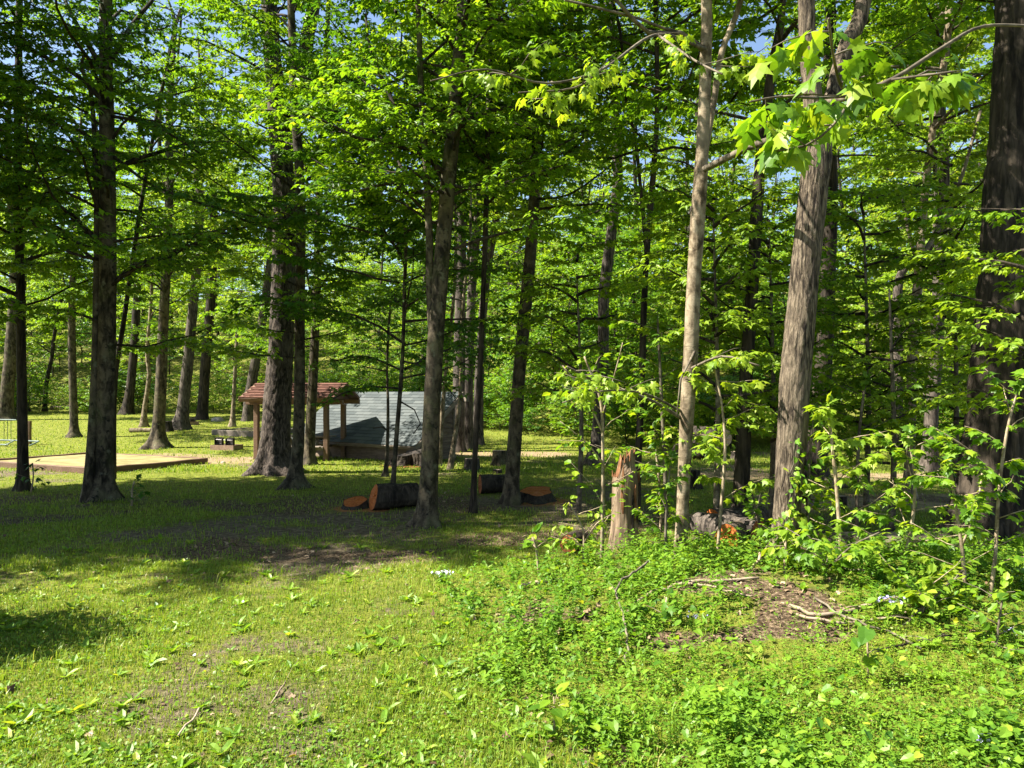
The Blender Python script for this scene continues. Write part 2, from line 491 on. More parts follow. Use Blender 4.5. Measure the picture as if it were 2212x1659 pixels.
def masks(x, y):
    n1 = fbm(x * 0.55, y * 0.55, 3, 4); n2 = fbm(x * 1.7, y * 1.7, 9, 3)
    g = 0.74 + 1.4 * (n1 - 0.46) + 0.7 * (n2 - 0.5)
    band = sstep(8.6, 10.0, y) * (1 - sstep(15, 18.5, y))          # worn ground under the near trees
    g = g - 0.16 * band * sstep(-9, 1, x)
    g = g + 0.35 * sstep(27, 33, y)
    wm = weed_mask(x, y)
    g = g + 0.1 * wm
    path = np.exp(-((y - (24.2 + 0.18 * (x + 8))) / 1.6) ** 2) * sstep(-16, -12.5, x) * (1 - sstep(-8.2, -6.4, x))   # worn dirt by the fire ring
    pr = np.exp(-((y - 14.6 - 0.05 * x) / 1.1) ** 2) * sstep(3.5, 5.2, x)                          # bare path at the right
    pr2 = np.exp(-((y - 19.5) / 1.2) ** 2) * sstep(3.0, 5.0, x) * 0.7
    p3 = np.exp(-((y - 26.5) / 1.1) ** 2) * sstep(-3.0, -1.6, x) * (1 - sstep(1, 3, x))
    sandy = np.clip(np.maximum.reduce([path, pr, pr2, p3]) * 1.15, 0, 1)
    u, v = pad_coords(x, y)
    inpad = ((u > 0) & (u < 6) & (v > 0) & (v < PAD_L)) * 1.0
    sandy = np.maximum(sandy, 0.55 * inpad)
    lit = wm * sstep(.50, .66, fbm(x * 0.8 + 5, y * 0.8, 77, 3)) * 0.95
    lit = np.maximum(lit, 0.42 * sstep(2, 7, y - wood_edge(x)))
    lit = np.maximum(lit, 0.62 * sstep(.54, .66, fbm(x * 0.5, y * 0.7, 78, 3)) * band)
    lit = np.maximum(lit, 0.9 * np.exp(-((x - 5.2) / 2.2) ** 2 - ((y - 10.3) / .9) ** 2))
    saw = np.zeros_like(x)
    for (px, py, r) in SAW:
        c = G(px, py); saw = np.maximum(saw, np.exp(-(((x - c[0]) / r) ** 2 + ((y - c[1]) / (r * 1.1)) ** 2)))
    return np.clip(g, 0, 1), sandy, np.clip(lit, 0, 1), np.clip(saw, 0, 1)
SAW = [(885, 1003, .9), (765, 1098, .45), (1165, 1082, .65), (810, 1100, .35)]

def axis_vals(lo, hi, f0, f1, fine, grow=1.12):
    a = list(np.arange(f0, f1, fine)); s = fine; v = f1
    while v < hi: a.append(v); s *= grow; v += s
    a.append(hi); s = fine; v = f0; b = []
    while v > lo: s *= grow; v -= s; b.append(max(v, lo))
    return np.array(b[::-1] + a)
gx = axis_vals(-160, 160, -9, 9, .11); gy = axis_vals(-60, 260, 3.2, 17, .11, 1.06)
GX, GY = np.meshgrid(gx, gy)
nx, ny = len(gx), len(gy)
gv = np.stack([GX, GY, gz(GX, GY)], -1).reshape(-1, 3)
ii, jj = np.meshgrid(np.arange(nx - 1), np.arange(ny - 1))
q = np.stack([jj * nx + ii, jj * nx + ii + 1, (jj + 1) * nx + ii + 1, (jj + 1) * nx + ii], -1).reshape(-1, 4)
gme = Acc().add(gv, q).mesh('ground', 'ground', smooth=True)
for nm, arr in zip(('grassy', 'sandy', 'litter', 'sawdust'), masks(gv[:, 0], gv[:, 1])):
    at = gme.attributes.new(nm, 'FLOAT', 'POINT'); at.data.foreach_set('value', arr.astype(np.float32))
tag(link('ground', gme), kind='structure')

# ------------------------------------------------------------------ trees
def vnp(x, y, K, seed):
    ix = np.floor(x); iy = np.floor(y); fx = x - ix; fy = y - iy
    fx = fx * fx * (3 - 2 * fx); fy = fy * fy * (3 - 2 * fy)
    a = _hash(ix % K, iy, seed); b = _hash((ix + 1) % K, iy, seed); c = _hash(ix % K, iy + 1, seed); d = _hash((ix + 1) % K, iy + 1, seed)
    return (a * (1 - fx) + b * fx) * (1 - fy) + (c * (1 - fx) + d * fx) * fy

def trunk(acc, P, R, ns, step, seed, flare=0.0, fh=0.35, relief=0.0, rk=18, zs=1.3, knots=0.0, root_n=5):
    """P from the ground upwards, z relative to the foot; first point is the foot"""
    P, R = resample(P, R, step)
    h = P[:, 2] - P[0, 2]
    P = np.concatenate([[P[0] - [0, 0, .35]], P]); R = np.concatenate([[R[0]], R]); h = np.concatenate([[-.05], h])
    th = np.arange(ns) * 2 * math.pi / ns
    rr = np.random.default_rng(seed)
    lob = 0.5 * np.cos(root_n * th + rr.random() * 6) + 0.35 * np.cos((root_n - 2) * th + rr.random() * 6) + 0.3 * np.cos((root_n + 3) * th + rr.random() * 6)
    fl = flare * np.exp(-np.clip(h, 0, None) / fh)[:, None] * (0.75 + 0.75 * np.clip(lob, -.6, 1.2)[None, :])
    m = 1 + fl
    kx = th / (2 * math.pi)
    ZZ = h[:, None] + 0 * th[None]; TT = kx[None] + 0 * ZZ
    m = m + 0.10 * (vnp(TT * 4, ZZ * 0.9, 4, seed) - .5)
    if relief:
        a = vnp(TT * rk + 1.2 * np.sin(ZZ * 1.7), ZZ * zs, rk, seed + 1)
        b = vnp(TT * rk * 2, ZZ * zs * 3, rk * 2, seed + 2)
        m = m + relief * (np.abs(a - .5) * 2 - .5 + .5 * (b - .5))
    if knots:
        kz = vnp(TT * 5, ZZ * 2.2, 5, seed + 3)
        m = m + knots * np.clip(kz - .72, 0, 1) * 2
    tube(acc, P, R[:, None] * m, ns, rnd=.5)

def spray(wood_acc, leaf, P, R, rng, start=0.25, gap=0.2, tl=0.9, node=0.085, size=0.10, flat=0.19, twig_r=0.0035, dens=1.0, twigs=True):
    """limb P,R with side twigs lying nearly level and paired leaves along them; leaf = list of (pos, axis, size)"""
    tube(wood_acc, P, R, 6 if R[0] > .02 else 4, cap=False)
    L = np.concatenate([[0], np.cumsum(np.linalg.norm(np.diff(P, axis=0), axis=1))])
    tot = L[-1]; s = start * tot; side = 1 if rng.random() < .5 else -1
    while s < tot * 1.001:
        p = np.array([np.interp(s, L, P[:, k]) for k in range(3)])
        i = min(len(P) - 2, max(0, int(np.searchsorted(L, s)) - 1))
        d = nrm(P[i + 1] - P[i])
        hd = np.array([d[0], d[1], 0]); hd = hd / (np.linalg.norm(hd) + 1e-6)
        ang = side * math.radians(rng.uniform(30, 75)) if s < tot * .97 else rng.uniform(-.3, .3)
        c, sn = math.cos(ang), math.sin(ang)
        td = np.array([hd[0] * c - hd[1] * sn, hd[0] * sn + hd[1] * c, rng.normal(.08, flat)])
        tlen = tl * rng.uniform(.55, 1.2) * (1.05 - .55 * s / tot)
        n = max(2, int(tlen / node * dens))
        t = (np.arange(n) + .6) / n
        sag = -0.10 * tlen * t ** 2 + 0.03 * np.sin(t * 5 + rng.random() * 6)
        wig = np.cumsum(rng.normal(0, .018, (n, 3)), axis=0)
        Q = p + td * (t * tlen)[:, None] + wig + np.stack([0 * t, 0 * t, sag], -1)
        if twigs: tube(wood_acc, np.concatenate([[p], Q[n // 2:n // 2 + 1], Q[-1:]]), np.array([twig_r * 1.6, twig_r, twig_r * .5]), 3, cap=False)
        hd2 = nrm(np.array([td[0], td[1], 0])); pr = np.array([-hd2[1], hd2[0], 0])
        for sg in (1, -1):
            ax = hd2 * rng.uniform(.25, .9, (n, 1)) + sg * pr * rng.uniform(.6, 1.1, (n, 1)) + np.array([0, 0, 1.0]) * rng.uniform(-.75, .05, (n, 1))
            pet = 0.35 * size
            leaf.append((Q + nrm(ax) * pet * rng.uniform(.4, 1.3, (n, 1)), ax, size * rng.uniform(.65, 1.25, n)))
        leaf.append((Q[-1:], td[None] + [[0, 0, -.3]], np.array([size * 1.1])))
        side = -side
        s += gap * rng.uniform(.6, 1.4)

def limb_path(p0, az, el, L, rng, n=6, up=0.1):
    d = np.array([math.cos(az) * math.cos(el), math.sin(az) * math.cos(el), math.sin(el)])
    pts = [p0]
    for k in range(n):
        d = nrm(d + rng.normal(0, .13, 3) + np.array([0, 0, (up - d[2]) * .22]))
        pts.append(pts[-1] + d * L / n)
    return np.array(pts)

def crown_mesh(leaves, mat, tmpl, rng, tone=0.0, tilt=.35, width=1.0):
    acc = Acc()
    pos = np.concatenate([l[0] for l in leaves]); ax = np.concatenate([l[1] for l in leaves]); sz = np.concatenate([l[2] for l in leaves])
    rnd = np.clip(rng.normal(.5 + tone, .2, len(pos)), 0, 1)
    add_leaves(acc, tmpl, pos, ax, sz, rng, rnd, tilt=tilt, width=width)
    return acc.mesh('crown', mat)

def crown_archetype(seed, mat, tone, H, L0, n, size, tmpl=MID):
    rng = np.random.default_rng(seed); wa = Acc(); lv = []
    for i in range(n):
        z = H * (i + rng.random()) / n
        LP = limb_path(np.array([0, 0, z]), i * 2.4 + rng.normal(0, .4), math.radians(rng.uniform(0, 40)), L0 * rng.uniform(.55, 1.2) * (1.05 - .35 * z / H), rng)
        spray(wa, lv, LP, np.linspace(.028, .006, len(LP)), rng, gap=.14, tl=1.1, node=.062, size=size * 1.1, dens=1.15, twigs=True)
    cr = crown_mesh(lv, mat, tmpl, rng, tone)
    # limbs share the crown's mesh
    return cr, wa.mesh('limb_tier', 'bark_dark')
TIERS = {}
def tiers(kind):
    if not TIERS:
        TIERS['maple'] = [crown_archetype(401, 'leaf_maple', 0, 4.5, 3.2, 13, .115), crown_archetype(402, 'leaf_maple', .1, 4.5, 3.0, 13, .11), crown_archetype(403, 'leaf_maple', -.1, 5, 3.4, 14, .115)]
        TIERS['small'] = [crown_archetype(407, 'leaf_maple', .1, 2.3, 1.25, 13, .10), crown_archetype(408, 'leaf_pale', -.1, 2.3, 1.25, 13, .10)]
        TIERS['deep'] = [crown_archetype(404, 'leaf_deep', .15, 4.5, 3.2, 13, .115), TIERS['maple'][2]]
        TIERS['far'] = [crown_archetype(405, 'leaf_far', 0, 5.5, 3.6, 14, .14, FAR), crown_archetype(406, 'leaf_far', .1, 5.5, 3.6, 14, .14, FAR)]
    return TIERS[kind]
def add_tiers(root, P, zs, kind, seed, sc=1.0):
    r = np.random.default_rng(seed)
    for z in zs:
        cr, lb = tiers(kind)[int(r.integers(0, len(tiers(kind))))]
        zc = z + 2.2 * sc; o = np.argsort(P[:, 2])
        p = [np.interp(zc, P[o, 2], P[o, k]) for k in range(2)]
        s = sc * r.uniform(.85, 1.12); a = r.random() * 6.283
        m = Matrix.Translation((p[0], p[1], z)) @ Matrix.Rotation(a, 4, 'Z') @ Matrix.Diagonal((s, s, s, 1))
        t = link('limb_tier', lb, root, mat4=m); link('crown', cr, root, mat4=m)

def world_path(pts, y0, foot):
    P = []; R = []
    for p in pts:
        dy = p[3] if len(p) > 3 else 0.0
        w = AT(p[0], p[1], y0 + dy)
        P.append(w - foot); R.append(p[2] / 2 / F * (y0 + dy))
    return np.array(P), np.array(R)

def tree(name, label, barkm, pts, top=15.0, z0=5.0, nl=14, L0=3.2, leafm='leaf_maple', seed=1, base=None, stems=(), limbs=(), flare=.5, fh=.3,
         relief=0.0, rk=18, zs=1.3, knots=0.05, ns=20, step=.15, size=.105, tone=0.0, group=None, cat='tree', lean=0.25, tmpl=None, depth=None, azs=None, tier=None, tkind='maple', dens=1.25, gap=.15, tl=1.15, root_n=5):
    nl = int(nl * .95)
    rng = np.random.default_rng(seed)
    bx, by = base if base else (pts[0][0], pts[0][1])
    foot = G(bx, by)
    if depth:
        x = (bx - 1106) / F * depth; foot = np.array([x, depth, gz1(x, depth)])
    y0 = foot[1]
    P, R = world_path(pts, y0, foot)
    P[0] = [0, 0, 0]
    d = nrm(P[-1] - P[-2]); d = nrm(d * lean + np.array([0, 0, 1.0]))
    zt = P[-1][2]
    if top > zt + 1:
        k = max(2, int((top - zt) / 2.0))
        for i in range(1, k + 1):
            f = i / k
            P = np.concatenate([P, [P[-1] + d * (top - zt) / k + [rng.normal(0, .12), rng.normal(0, .12), 0]]])
            R = np.concatenate([R, [R[len(pts) - 1] * (1 - f) ** .8 + .02]])
    root = thing(name, label, cat, tuple(foot), group=group)
    wa = Acc()
    trunk(wa, P, R, ns, step, seed, flare, fh, relief, rk, zs, knots, root_n)
    paths = [(P, R)]
    for st in stems:
        SP, SR = world_path(st['pts'], y0, foot)
        if st.get('top'):
            zt = SP[-1][2]; d = nrm(nrm(SP[-1] - SP[-2]) * .4 + np.array([0, 0, 1.0])); k = max(2, int((st['top'] - zt) / 2))
            for i in range(1, k + 1):
                SP = np.concatenate([SP, [SP[-1] + d * (st['top'] - zt) / k + [rng.normal(0, .12), rng.normal(0, .12), 0]]])
                SR = np.concatenate([SR, [SR[len(st['pts']) - 1] * (1 - i / k) ** .8 + .015]])
        if st.get('ground'):
            SP[0][2] = gz1(SP[0][0] + foot[0], SP[0][1] + foot[1]) - foot[2]
            trunk(wa, SP, SR, 14, .15, seed + 7, .5, .2, relief, rk, zs, knots)
        else:
            SP, SR = resample(SP, SR, .15)
            tube(wa, SP, SR[:, None] * (1 + relief * (np.random.default_rng(seed + 5).random((len(SP), 16)) - .5)), 16)
        if st.get('leafy', True): paths.append((SP, SR))
    leaves = []; ba = wa; wa.dm = 1
    for lb in limbs:
        LP, LR = world_path(lb['pts'], y0, foot)
        LP, LR = resample(LP, LR, .3)
        if lb.get('leaves', True):
            spray(ba, leaves, LP, LR, rng, start=lb.get('start', .25), gap=lb.get('gap', .2) * .7, tl=lb.get('tl', .8), size=lb.get('size', size), dens=dens)
        else:
            tube(ba, LP, LR, 6)
    zlist = tier if tier is not None else ([] if (azs or top < 11) else [z0 - .6, z0 + 3.2])
    add_tiers(root, P, zlist, 'far' if tmpl is FAR else ('deep' if leafm == 'leaf_deep' else tkind), seed)
    g = rng.random() * 6
    for pi, (P, R) in enumerate(paths):
        n = nl if pi == 0 else max(3, nl // 2)
        zz = P[:, 2]; o = np.argsort(zz)
        for i in range(n):
            z = z0 + (zz.max() - z0) * ((i + rng.random()) / n) ** 1.1
            p = np.array([np.interp(z, zz[o], P[o, k]) for k in range(3)]); r = np.interp(z, zz[o], R[o])
            f = (z - z0) / max(1, zz.max() - z0)
            az = g + i * 2.4 + rng.normal(0, .4) if azs is None else math.radians(rng.uniform(*azs))
            L = L0 * (1.1 - .62 * f) * rng.uniform(.7, 1.25)
            LP = limb_path(p, az, math.radians(rng.uniform(8, 50)), L, rng)
            r0 = min(r * .6, .010 + .011 * L)
            spray(ba, leaves, LP, np.linspace(r0, .006, len(LP)), rng, size=size, dens=dens, gap=gap, tl=tl)
    link('trunk', wa.mesh('trunk', [barkm, 'bark_twig' if barkm == 'bark_pale' else 'bark_dark'], smooth=True), root)
    if leaves:
        link('crown', crown_mesh(leaves, leafm, tmpl or MID, rng, tone), root)
    return root, foot
# ------------------------------------------------------------------ the trees one can tell apart (rows and columns of the view fix their foot, lean and girth)
tree('maple_tree', 'thin dark maple trunk nearest the left edge, standing on the shaded grass', 'bark_dark',
     [(50, 1060, 26), (49, 950, 21), (46, 750, 19), (44, 600, 18), (38, 430, 17), (40, 200, 15), (42, 0, 13)], top=13, z0=4.0, nl=13, L0=3.0, seed=11, ns=18, flare=.5, fh=.15, tone=-.1,
     limbs=[dict(pts=[(45, 480, 7), (90, 420, 6, .1), (150, 410, 5, .2), (205, 415, 4, .3)], tl=.5), dict(pts=[(42, 280, 7), (10, 250, 6, -.1), (-50, 245, 5, -.4)], tl=.6)])
tree('maple_tree', 'double-stemmed dark maple with wide root flare beside the timber bed', 'bark_maple',
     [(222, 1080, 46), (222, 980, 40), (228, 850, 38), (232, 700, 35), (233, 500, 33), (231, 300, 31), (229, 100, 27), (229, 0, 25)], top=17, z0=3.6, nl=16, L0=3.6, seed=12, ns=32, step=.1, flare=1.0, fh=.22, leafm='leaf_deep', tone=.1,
     stems=[dict(pts=[(188, 1062, 24, -.25), (196, 980, 19, -.2), (203, 850, 17, -.1), (208, 700, 16), (210, 500, 14, .1), (206, 330, 11, .2), (196, 200, 8, .3)], ground=True, top=9)],
     limbs=[dict(pts=[(228, 150, 14), (285, 55, 11, .2), (330, 0, 8, .4)], leaves=False), dict(pts=[(222, 150, 12), (170, 60, 9, .1), (140, 0, 7, .2)], leaves=False),
            dict(pts=[(226, 235, 13), (190, 180, 11, -.1), (110, 130, 9, -.3), (0, 70, 7, -.5)], start=.4), dict(pts=[(212, 560, 8), (150, 545, 7, -.2), (70, 480, 6, -.4), (40, 400, 4, -.5)], leaves=False),
            dict(pts=[(236, 330, 8), (330, 400, 6, -.3), (470, 450, 5, -.8), (560, 470, 3, -1.2)], gap=.15, tl=.9), dict(pts=[(230, 400, 8), (150, 350, 6, -.4), (60, 330, 4, -.9)], gap=.15, tl=.8),
            dict(pts=[(236, 250, 8), (330, 270, 6, -.6), (430, 330, 4, -1.0)], gap=.16, tl=.9)])
tree('maple_tree', 'slender dark stem leaning right just behind the double-stemmed maple', 'bark_dark',
     [(244, 985, 13), (248, 830, 11), (268, 690, 10), (300, 470, 9), (325, 330, 8), (350, 190, 7), (378, 120, 6)], depth=18.6, top=10, z0=5.5, nl=8, L0=2.2, seed=13, ns=10, flare=.2,
     limbs=[dict(pts=[(318, 350, 5), (305, 260, 4, .2), (298, 180, 3, .3)], leaves=False), dict(pts=[(350, 190, 5), (380, 60, 4), (400, 0, 3)], leaves=False)])
tree('maple_tree', 'straight tan maple with pale spreading roots on the lawn behind the timber bed', 'bark_maple',
     [(340, 968, 40), (342, 930, 27), (347, 850, 23), (352, 720, 21), (360, 560, 19), (366, 400, 17), (366, 250, 14), (375, 100, 10)], top=17, z0=5.5, nl=15, L0=3.4, seed=14, ns=28, flare=.9, fh=.3,
     stems=[dict(pts=[(362, 420, 11), (345, 330, 9, .2), (352, 180, 7, .3), (390, 20, 5, .4)], top=13)])
tree('oak_tree', 'grey oak with gnarled swollen foot leaning right on the far lawn', 'bark_grey',
     [(386, 928, 40), (394, 890, 26), (402, 820, 23), (412, 720, 21), (422, 600, 19), (432, 440, 17)], top=19, z0=7, nl=14, L0=3.4, seed=15, ns=20, flare=.6, fh=.3, knots=.2, leafm='leaf_far', tmpl=FAR, size=.13)
tree('oak_tree', 'stout dark oak trunk at the undergrowth left of the big oak', 'bark_dark',
     [(436, 898, 24), (440, 850, 22), (446, 760, 21), (456, 640, 19), (462, 500, 17)], depth=43, top=20, z0=8, nl=14, L0=3.6, seed=16, ns=14, flare=.3, leafm='leaf_far', tmpl=FAR, size=.14)
tree('young_tree', 'thin pale young tree on the lawn just left of the big oak', 'bark_pale',
     [(502, 922, 14), (504, 880, 9), (508, 800, 8), (512, 720, 7), (514, 640, 6)], top=7.5, z0=3, nl=12, L0=2.0, seed=17, ns=10, flare=.5, fh=.2, leafm='leaf_pale')
tree('oak_tree', 'dark leaning trunk rising from undergrowth behind the red roof', 'bark_grey',
     [(536, 892, 24), (540, 850, 22), (552, 780, 20), (570, 670, 18), (584, 560, 16)], depth=42, top=19, z0=8, nl=13, L0=3.4, seed=18, ns=14, flare=.3, leafm='leaf_far', tmpl=FAR, size=.14)
tree('young_tree', 'thin wavy tan young tree between the two middle lawn trees', 'bark_pale',
     [(310, 922, 16), (313, 880, 10), (322, 810, 9), (318, 760, 8), (326, 660, 7), (330, 560, 6)], top=8.5, z0=3.5, nl=12, L0=2.2, seed=19, ns=10, flare=.6, fh=.2)
tree('maple_tree', 'straight tan trunk alone on the sunny lawn above the bike rack', 'bark_maple',
     [(160, 944, 24), (160, 920, 17), (158, 850, 16), (155, 720, 15), (158, 600, 14), (166, 480, 12)], top=15, z0=5, nl=14, L0=3.2, seed=20, ns=16, flare=.5, fh=.2, tone=.1)
tree('oak_tree', 'dark oak leaning out of the brush behind the left lawn', 'bark_dark',
     [(272, 895, 26), (280, 850, 19), (288, 770, 17), (294, 680, 16), (300, 560, 14)], depth=47, top=19, z0=8, nl=13, L0=3.4, seed=21, ns=14, flare=.5, leafm='leaf_far', tmpl=FAR, size=.15)
tree('maple_tree', 'thick tan trunk cut off by the left edge at the far lawn', 'bark_maple',
     [(8, 908, 40), (14, 860, 28), (22, 780, 25), (30, 660, 22), (34, 520, 20)], top=19, z0=8, nl=14, L0=3.6, seed=22, ns=18, flare=.6, fh=.3, leafm='leaf_far', tmpl=FAR, size=.14)
tree('oak_tree', 'grey trunk half hidden behind the thick trunk at the left edge', 'bark_grey',
     [(46, 888, 26), (44, 840, 22), (44, 760, 20), (46, 640, 18)], depth=50, top=20, z0=8, nl=13, L0=3.6, seed=23, ns=14, leafm='leaf_far', tmpl=FAR, size=.15)
tree('young_tree', 'bent thin dark young tree in the brush at far left', 'bark_dark',
     [(96, 875, 10), (100, 830, 9), (112, 770, 8), (118, 720, 7), (132, 650, 6)], depth=50, top=9, z0=3.5, nl=10, L0=2.4, seed=24, ns=8, leafm='leaf_pale', tmpl=FAR, size=.14)
# the middle
tree('oak_tree', 'massive rough-barked oak with hollow foot, forking high, left of the cabin', 'bark_oak',
     [(592, 1022, 84), (593, 985, 66), (598, 900, 60), (605, 780, 54), (612, 600, 50), (614, 450, 47), (608, 340, 46), (597, 220, 38), (588, 110, 36), (582, 0, 33)], top=21, z0=9.0, nl=12, L0=4.0, seed=30, ns=64, step=.06, flare=.62, fh=.45, relief=.075, rk=30, zs=5, knots=.08, size=.12, root_n=6,
     stems=[dict(pts=[(612, 350, 34, .1), (632, 270, 32, .15), (652, 170, 31, .2), (664, 80, 29, .3), (678, 0, 27, .3)], top=18)])
tree('maple_tree', 'tan maple with pale exposed roots standing right in front of the big oak', 'bark_maple',
     [(636, 1054, 44), (639, 1015, 27), (644, 950, 25), (647, 820, 23), (648, 640, 21), (650, 480, 21), (646, 350, 20), (636, 220, 18), (632, 100, 17), (628, 0, 15)], top=16, z0=3.4, nl=14, L0=3.0, seed=31, ns=28, step=.1, flare=.85, fh=.22,
     limbs=[dict(pts=[(645, 500, 9), (600, 495, 8, -.2), (540, 480, 6, -.4), (480, 455, 4, -.5), (440, 430, 3, -.5)], leaves=False), dict(pts=[(652, 380, 8), (680, 340, 8, .1), (700, 260, 6, .2), (730, 180, 5, .3)]),
            dict(pts=[(652, 420, 6), (740, 380, 4, -.5), (820, 370, 3, -.9)], gap=.16, tl=.9), dict(pts=[(650, 560, 5), (700, 540, 4, -.7), (770, 545, 3, -1.1)], gap=.16, tl=.8)])
tree('maple_tree', 'mossy tan maple beside the shelter post in front of the cabin', 'bark_maple',
     [(666, 1004, 34), (668, 970, 25), (672, 900, 22), (677, 800, 20), (682, 690, 18), (686, 560, 16), (690, 400, 15), (698, 200, 12)], top=16, z0=4.0, nl=14, L0=3.2, seed=32, ns=22, flare=.5, fh=.2, tone=-.05)
tree('sapling', 'thin bare-stemmed sapling with hooked dead twig before the cabin wall', 'bark_maple',
     [(833, 1030, 12), (836, 980, 8), (838, 920, 7), (838, 860, 6), (836, 800, 5)], top=4.5, z0=2.6, nl=9, L0=1.8, seed=33, ns=10, flare=.6, fh=.1, leafm='leaf_deep', tone=.25,
     limbs=[dict(pts=[(837, 930, 3), (826, 922, 3, -.1), (806, 925, 2, -.2)], leaves=False)])
tree('sapling', 'tall slender maple sapling beside the fallen log, leafing over the cabin roof', 'bark_maple',
     [(846, 1084, 15), (851, 1020, 11), (856, 950, 10), (864, 850, 9), (870, 760, 8), (874, 620, 8), (876, 500, 7), (862, 380, 6), (845, 300, 4)], top=8.5, z0=2.4, nl=15, L0=2.0, seed=34, ns=12, flare=.4, fh=.12, leafm='leaf_deep', tone=.3, azs=(150, 400), tier=[2.5, 4.2, 6.0], tkind='small',
     limbs=[dict(pts=[(866, 868, 4), (895, 885, 3, -.2), (908, 915, 3, -.3), (893, 938, 2, -.3)], leaves=False), dict(pts=[(866, 840, 4), (800, 835, 4, -.1), (740, 850, 3, -.2), (700, 872, 2, -.3)], gap=.12, tl=.55),
            dict(pts=[(868, 800, 4), (790, 770, 4, .1), (720, 780, 3, .2)], gap=.13, tl=.6), dict(pts=[(870, 780, 4), (930, 800, 3, -.3), (985, 860, 2, -.3)], gap=.13, tl=.5)])
tree('maple_tree', 'spotted tan maple standing alone right of the cabin roof, forking low', 'bark_maple',
     [(922, 1136, 50), (924, 1090, 42), (928, 1000, 38), (934, 850, 37), (942, 720, 36), (956, 540, 34), (968, 400, 33), (980, 270, 31), (990, 130, 28), (999, 0, 25)], top=16, z0=4.8, nl=16, L0=3.4, seed=35, ns=36, step=.08, flare=.55, fh=.16, relief=.02,
     stems=[dict(pts=[(936, 740, 19), (929, 640, 17), (927, 500, 16), (919, 340, 14), (908, 160, 13), (902, 0, 11)], top=13)],
     limbs=[dict(pts=[(918, 300, 12), (870, 260, 9, .1), (835, 190, 8, .2), (800, 110, 6, .3), (790, 30, 5, .3)], leaves=False), dict(pts=[(920, 460, 8), (850, 395, 7, -.5), (770, 415, 5, -.8), (700, 400, 3, -1.0)], gap=.15, tl=.9),
            dict(pts=[(974, 400, 8), (1040, 410, 6, -.5), (1120, 385, 5, -1.0), (1240, 350, 3, -1.4)], gap=.13, tl=.9, start=.15), dict(pts=[(962, 420, 6), (930, 400, 5, -.6), (880, 360, 4, -1.0)], gap=.14, tl=.8),
            dict(pts=[(985, 240, 8), (1060, 250, 6, -.5), (1150, 280, 4, -1.0)], gap=.14, tl=.9), dict(pts=[(980, 300, 8), (920, 280, 6, -.7), (820, 240, 4, -1.3)], gap=.14, tl=.9)])
tree('maple_tree', 'very slender dark stem between the spotted maple and the round log', 'bark_dark',
     [(1022, 1108, 17), (1024, 1040, 13), (1027, 960, 12), (1036, 820, 12), (1043, 650, 11), (1050, 450, 11), (1054, 250, 11), (1062, 0, 10)], top=13, z0=6, nl=11, L0=2.6, seed=36, ns=12, flare=.3, fh=.12)
tree('maple_tree', 'mid-sized dark-flecked maple leaning right beside the low cut stump', 'bark_maple',
     [(1104, 1088, 40), (1106, 1040, 32), (1112, 950, 30), (1122, 800, 28), (1136, 650, 27), (1150, 490, 25), (1158, 340, 22), (1160, 180, 20), (1163, 0, 18)], top=16, z0=6.0, nl=15, L0=3.2, seed=37, ns=26, step=.1, flare=.4, fh=.16,
     limbs=[dict(pts=[(1160, 400, 8), (1200, 360, 6, .1), (1230, 330, 5, .2)], tl=.7), dict(pts=[(1150, 430, 7), (1230, 420, 5, -.5), (1330, 350, 3, -.8)], gap=.14, tl=.8)])
for k, (px, w, py, dep, lab) in enumerate([(992, 26, 960, 27.5, 'wide grey trunk directly behind the right end of the cabin'), (1012, 22, 955, 28.5, 'middle grey trunk of the clump behind the cabin'),
                                         (1036, 20, 950, 30, 'rightmost grey trunk of the clump behind the cabin')]):
    tree('oak_tree', lab, 'bark_grey', [(px - 4, py, w + 4), (px, 800, w), (px + 3 + 6 * k, 600, w - 3), (px + 6 + 22 * k, 400, w - 5), (px + 10 + 40 * k, 250, w - 6)], depth=dep, top=19, z0=8, nl=12, L0=3.4, seed=40 + k, ns=18, relief=.05, leafm='leaf_far', tmpl=FAR, size=.13)
tree('young_tree', 'thin leaning grey stem at the right corner of the cabin', 'bark_pale', [(948, 1010, 11), (952, 930, 11), (958, 860, 9), (965, 780, 8), (980, 640, 7)], depth=22.3, top=8, z0=4.5, nl=9, L0=1.8, seed=43, ns=10, leafm='leaf_maple')
tree('young_tree', 'thin slanting pale stem on the grass just right of the cabin', 'bark_pale', [(972, 1014, 12), (980, 960, 10), (992, 880, 9), (996, 800, 8), (1000, 660, 7)], top=8, z0=4.0, nl=10, L0=2.0, seed=44, ns=10)
# the right
tree('spruce_tree', 'wavy scaly grey trunk with black foot at the far right-centre lawn', 'bark_grey',
     [(1284, 1004, 40), (1290, 950, 27), (1298, 860, 25), (1303, 760, 24), (1304, 640, 24), (1316, 540, 23), (1326, 460, 22), (1334, 380, 21), (1328, 220, 18), (1322, 80, 15), (1320, 0, 14)], top=21, z0=10, nl=12, L0=3.2, seed=50, ns=28, flare=.3, fh=.3, relief=.06, rk=26, zs=7, leafm='leaf_maple')
tree('maple_tree', 'thin dark stem rising right behind the broken snag', 'bark_dark',
     [(1373, 1150, 19), (1376, 1050, 16), (1383, 900, 15), (1388, 750, 14), (1394, 600, 13), (1404, 460, 13), (1414, 340, 12), (1420, 200, 10)], depth=12.6, top=11, z0=6.0, nl=12, L0=2.6, seed=51, ns=12,
     stems=[dict(pts=[(1398, 560, 9), (1386, 430, 8, .1), (1372, 300, 7, .2), (1350, 200, 5, .3)], top=9)])
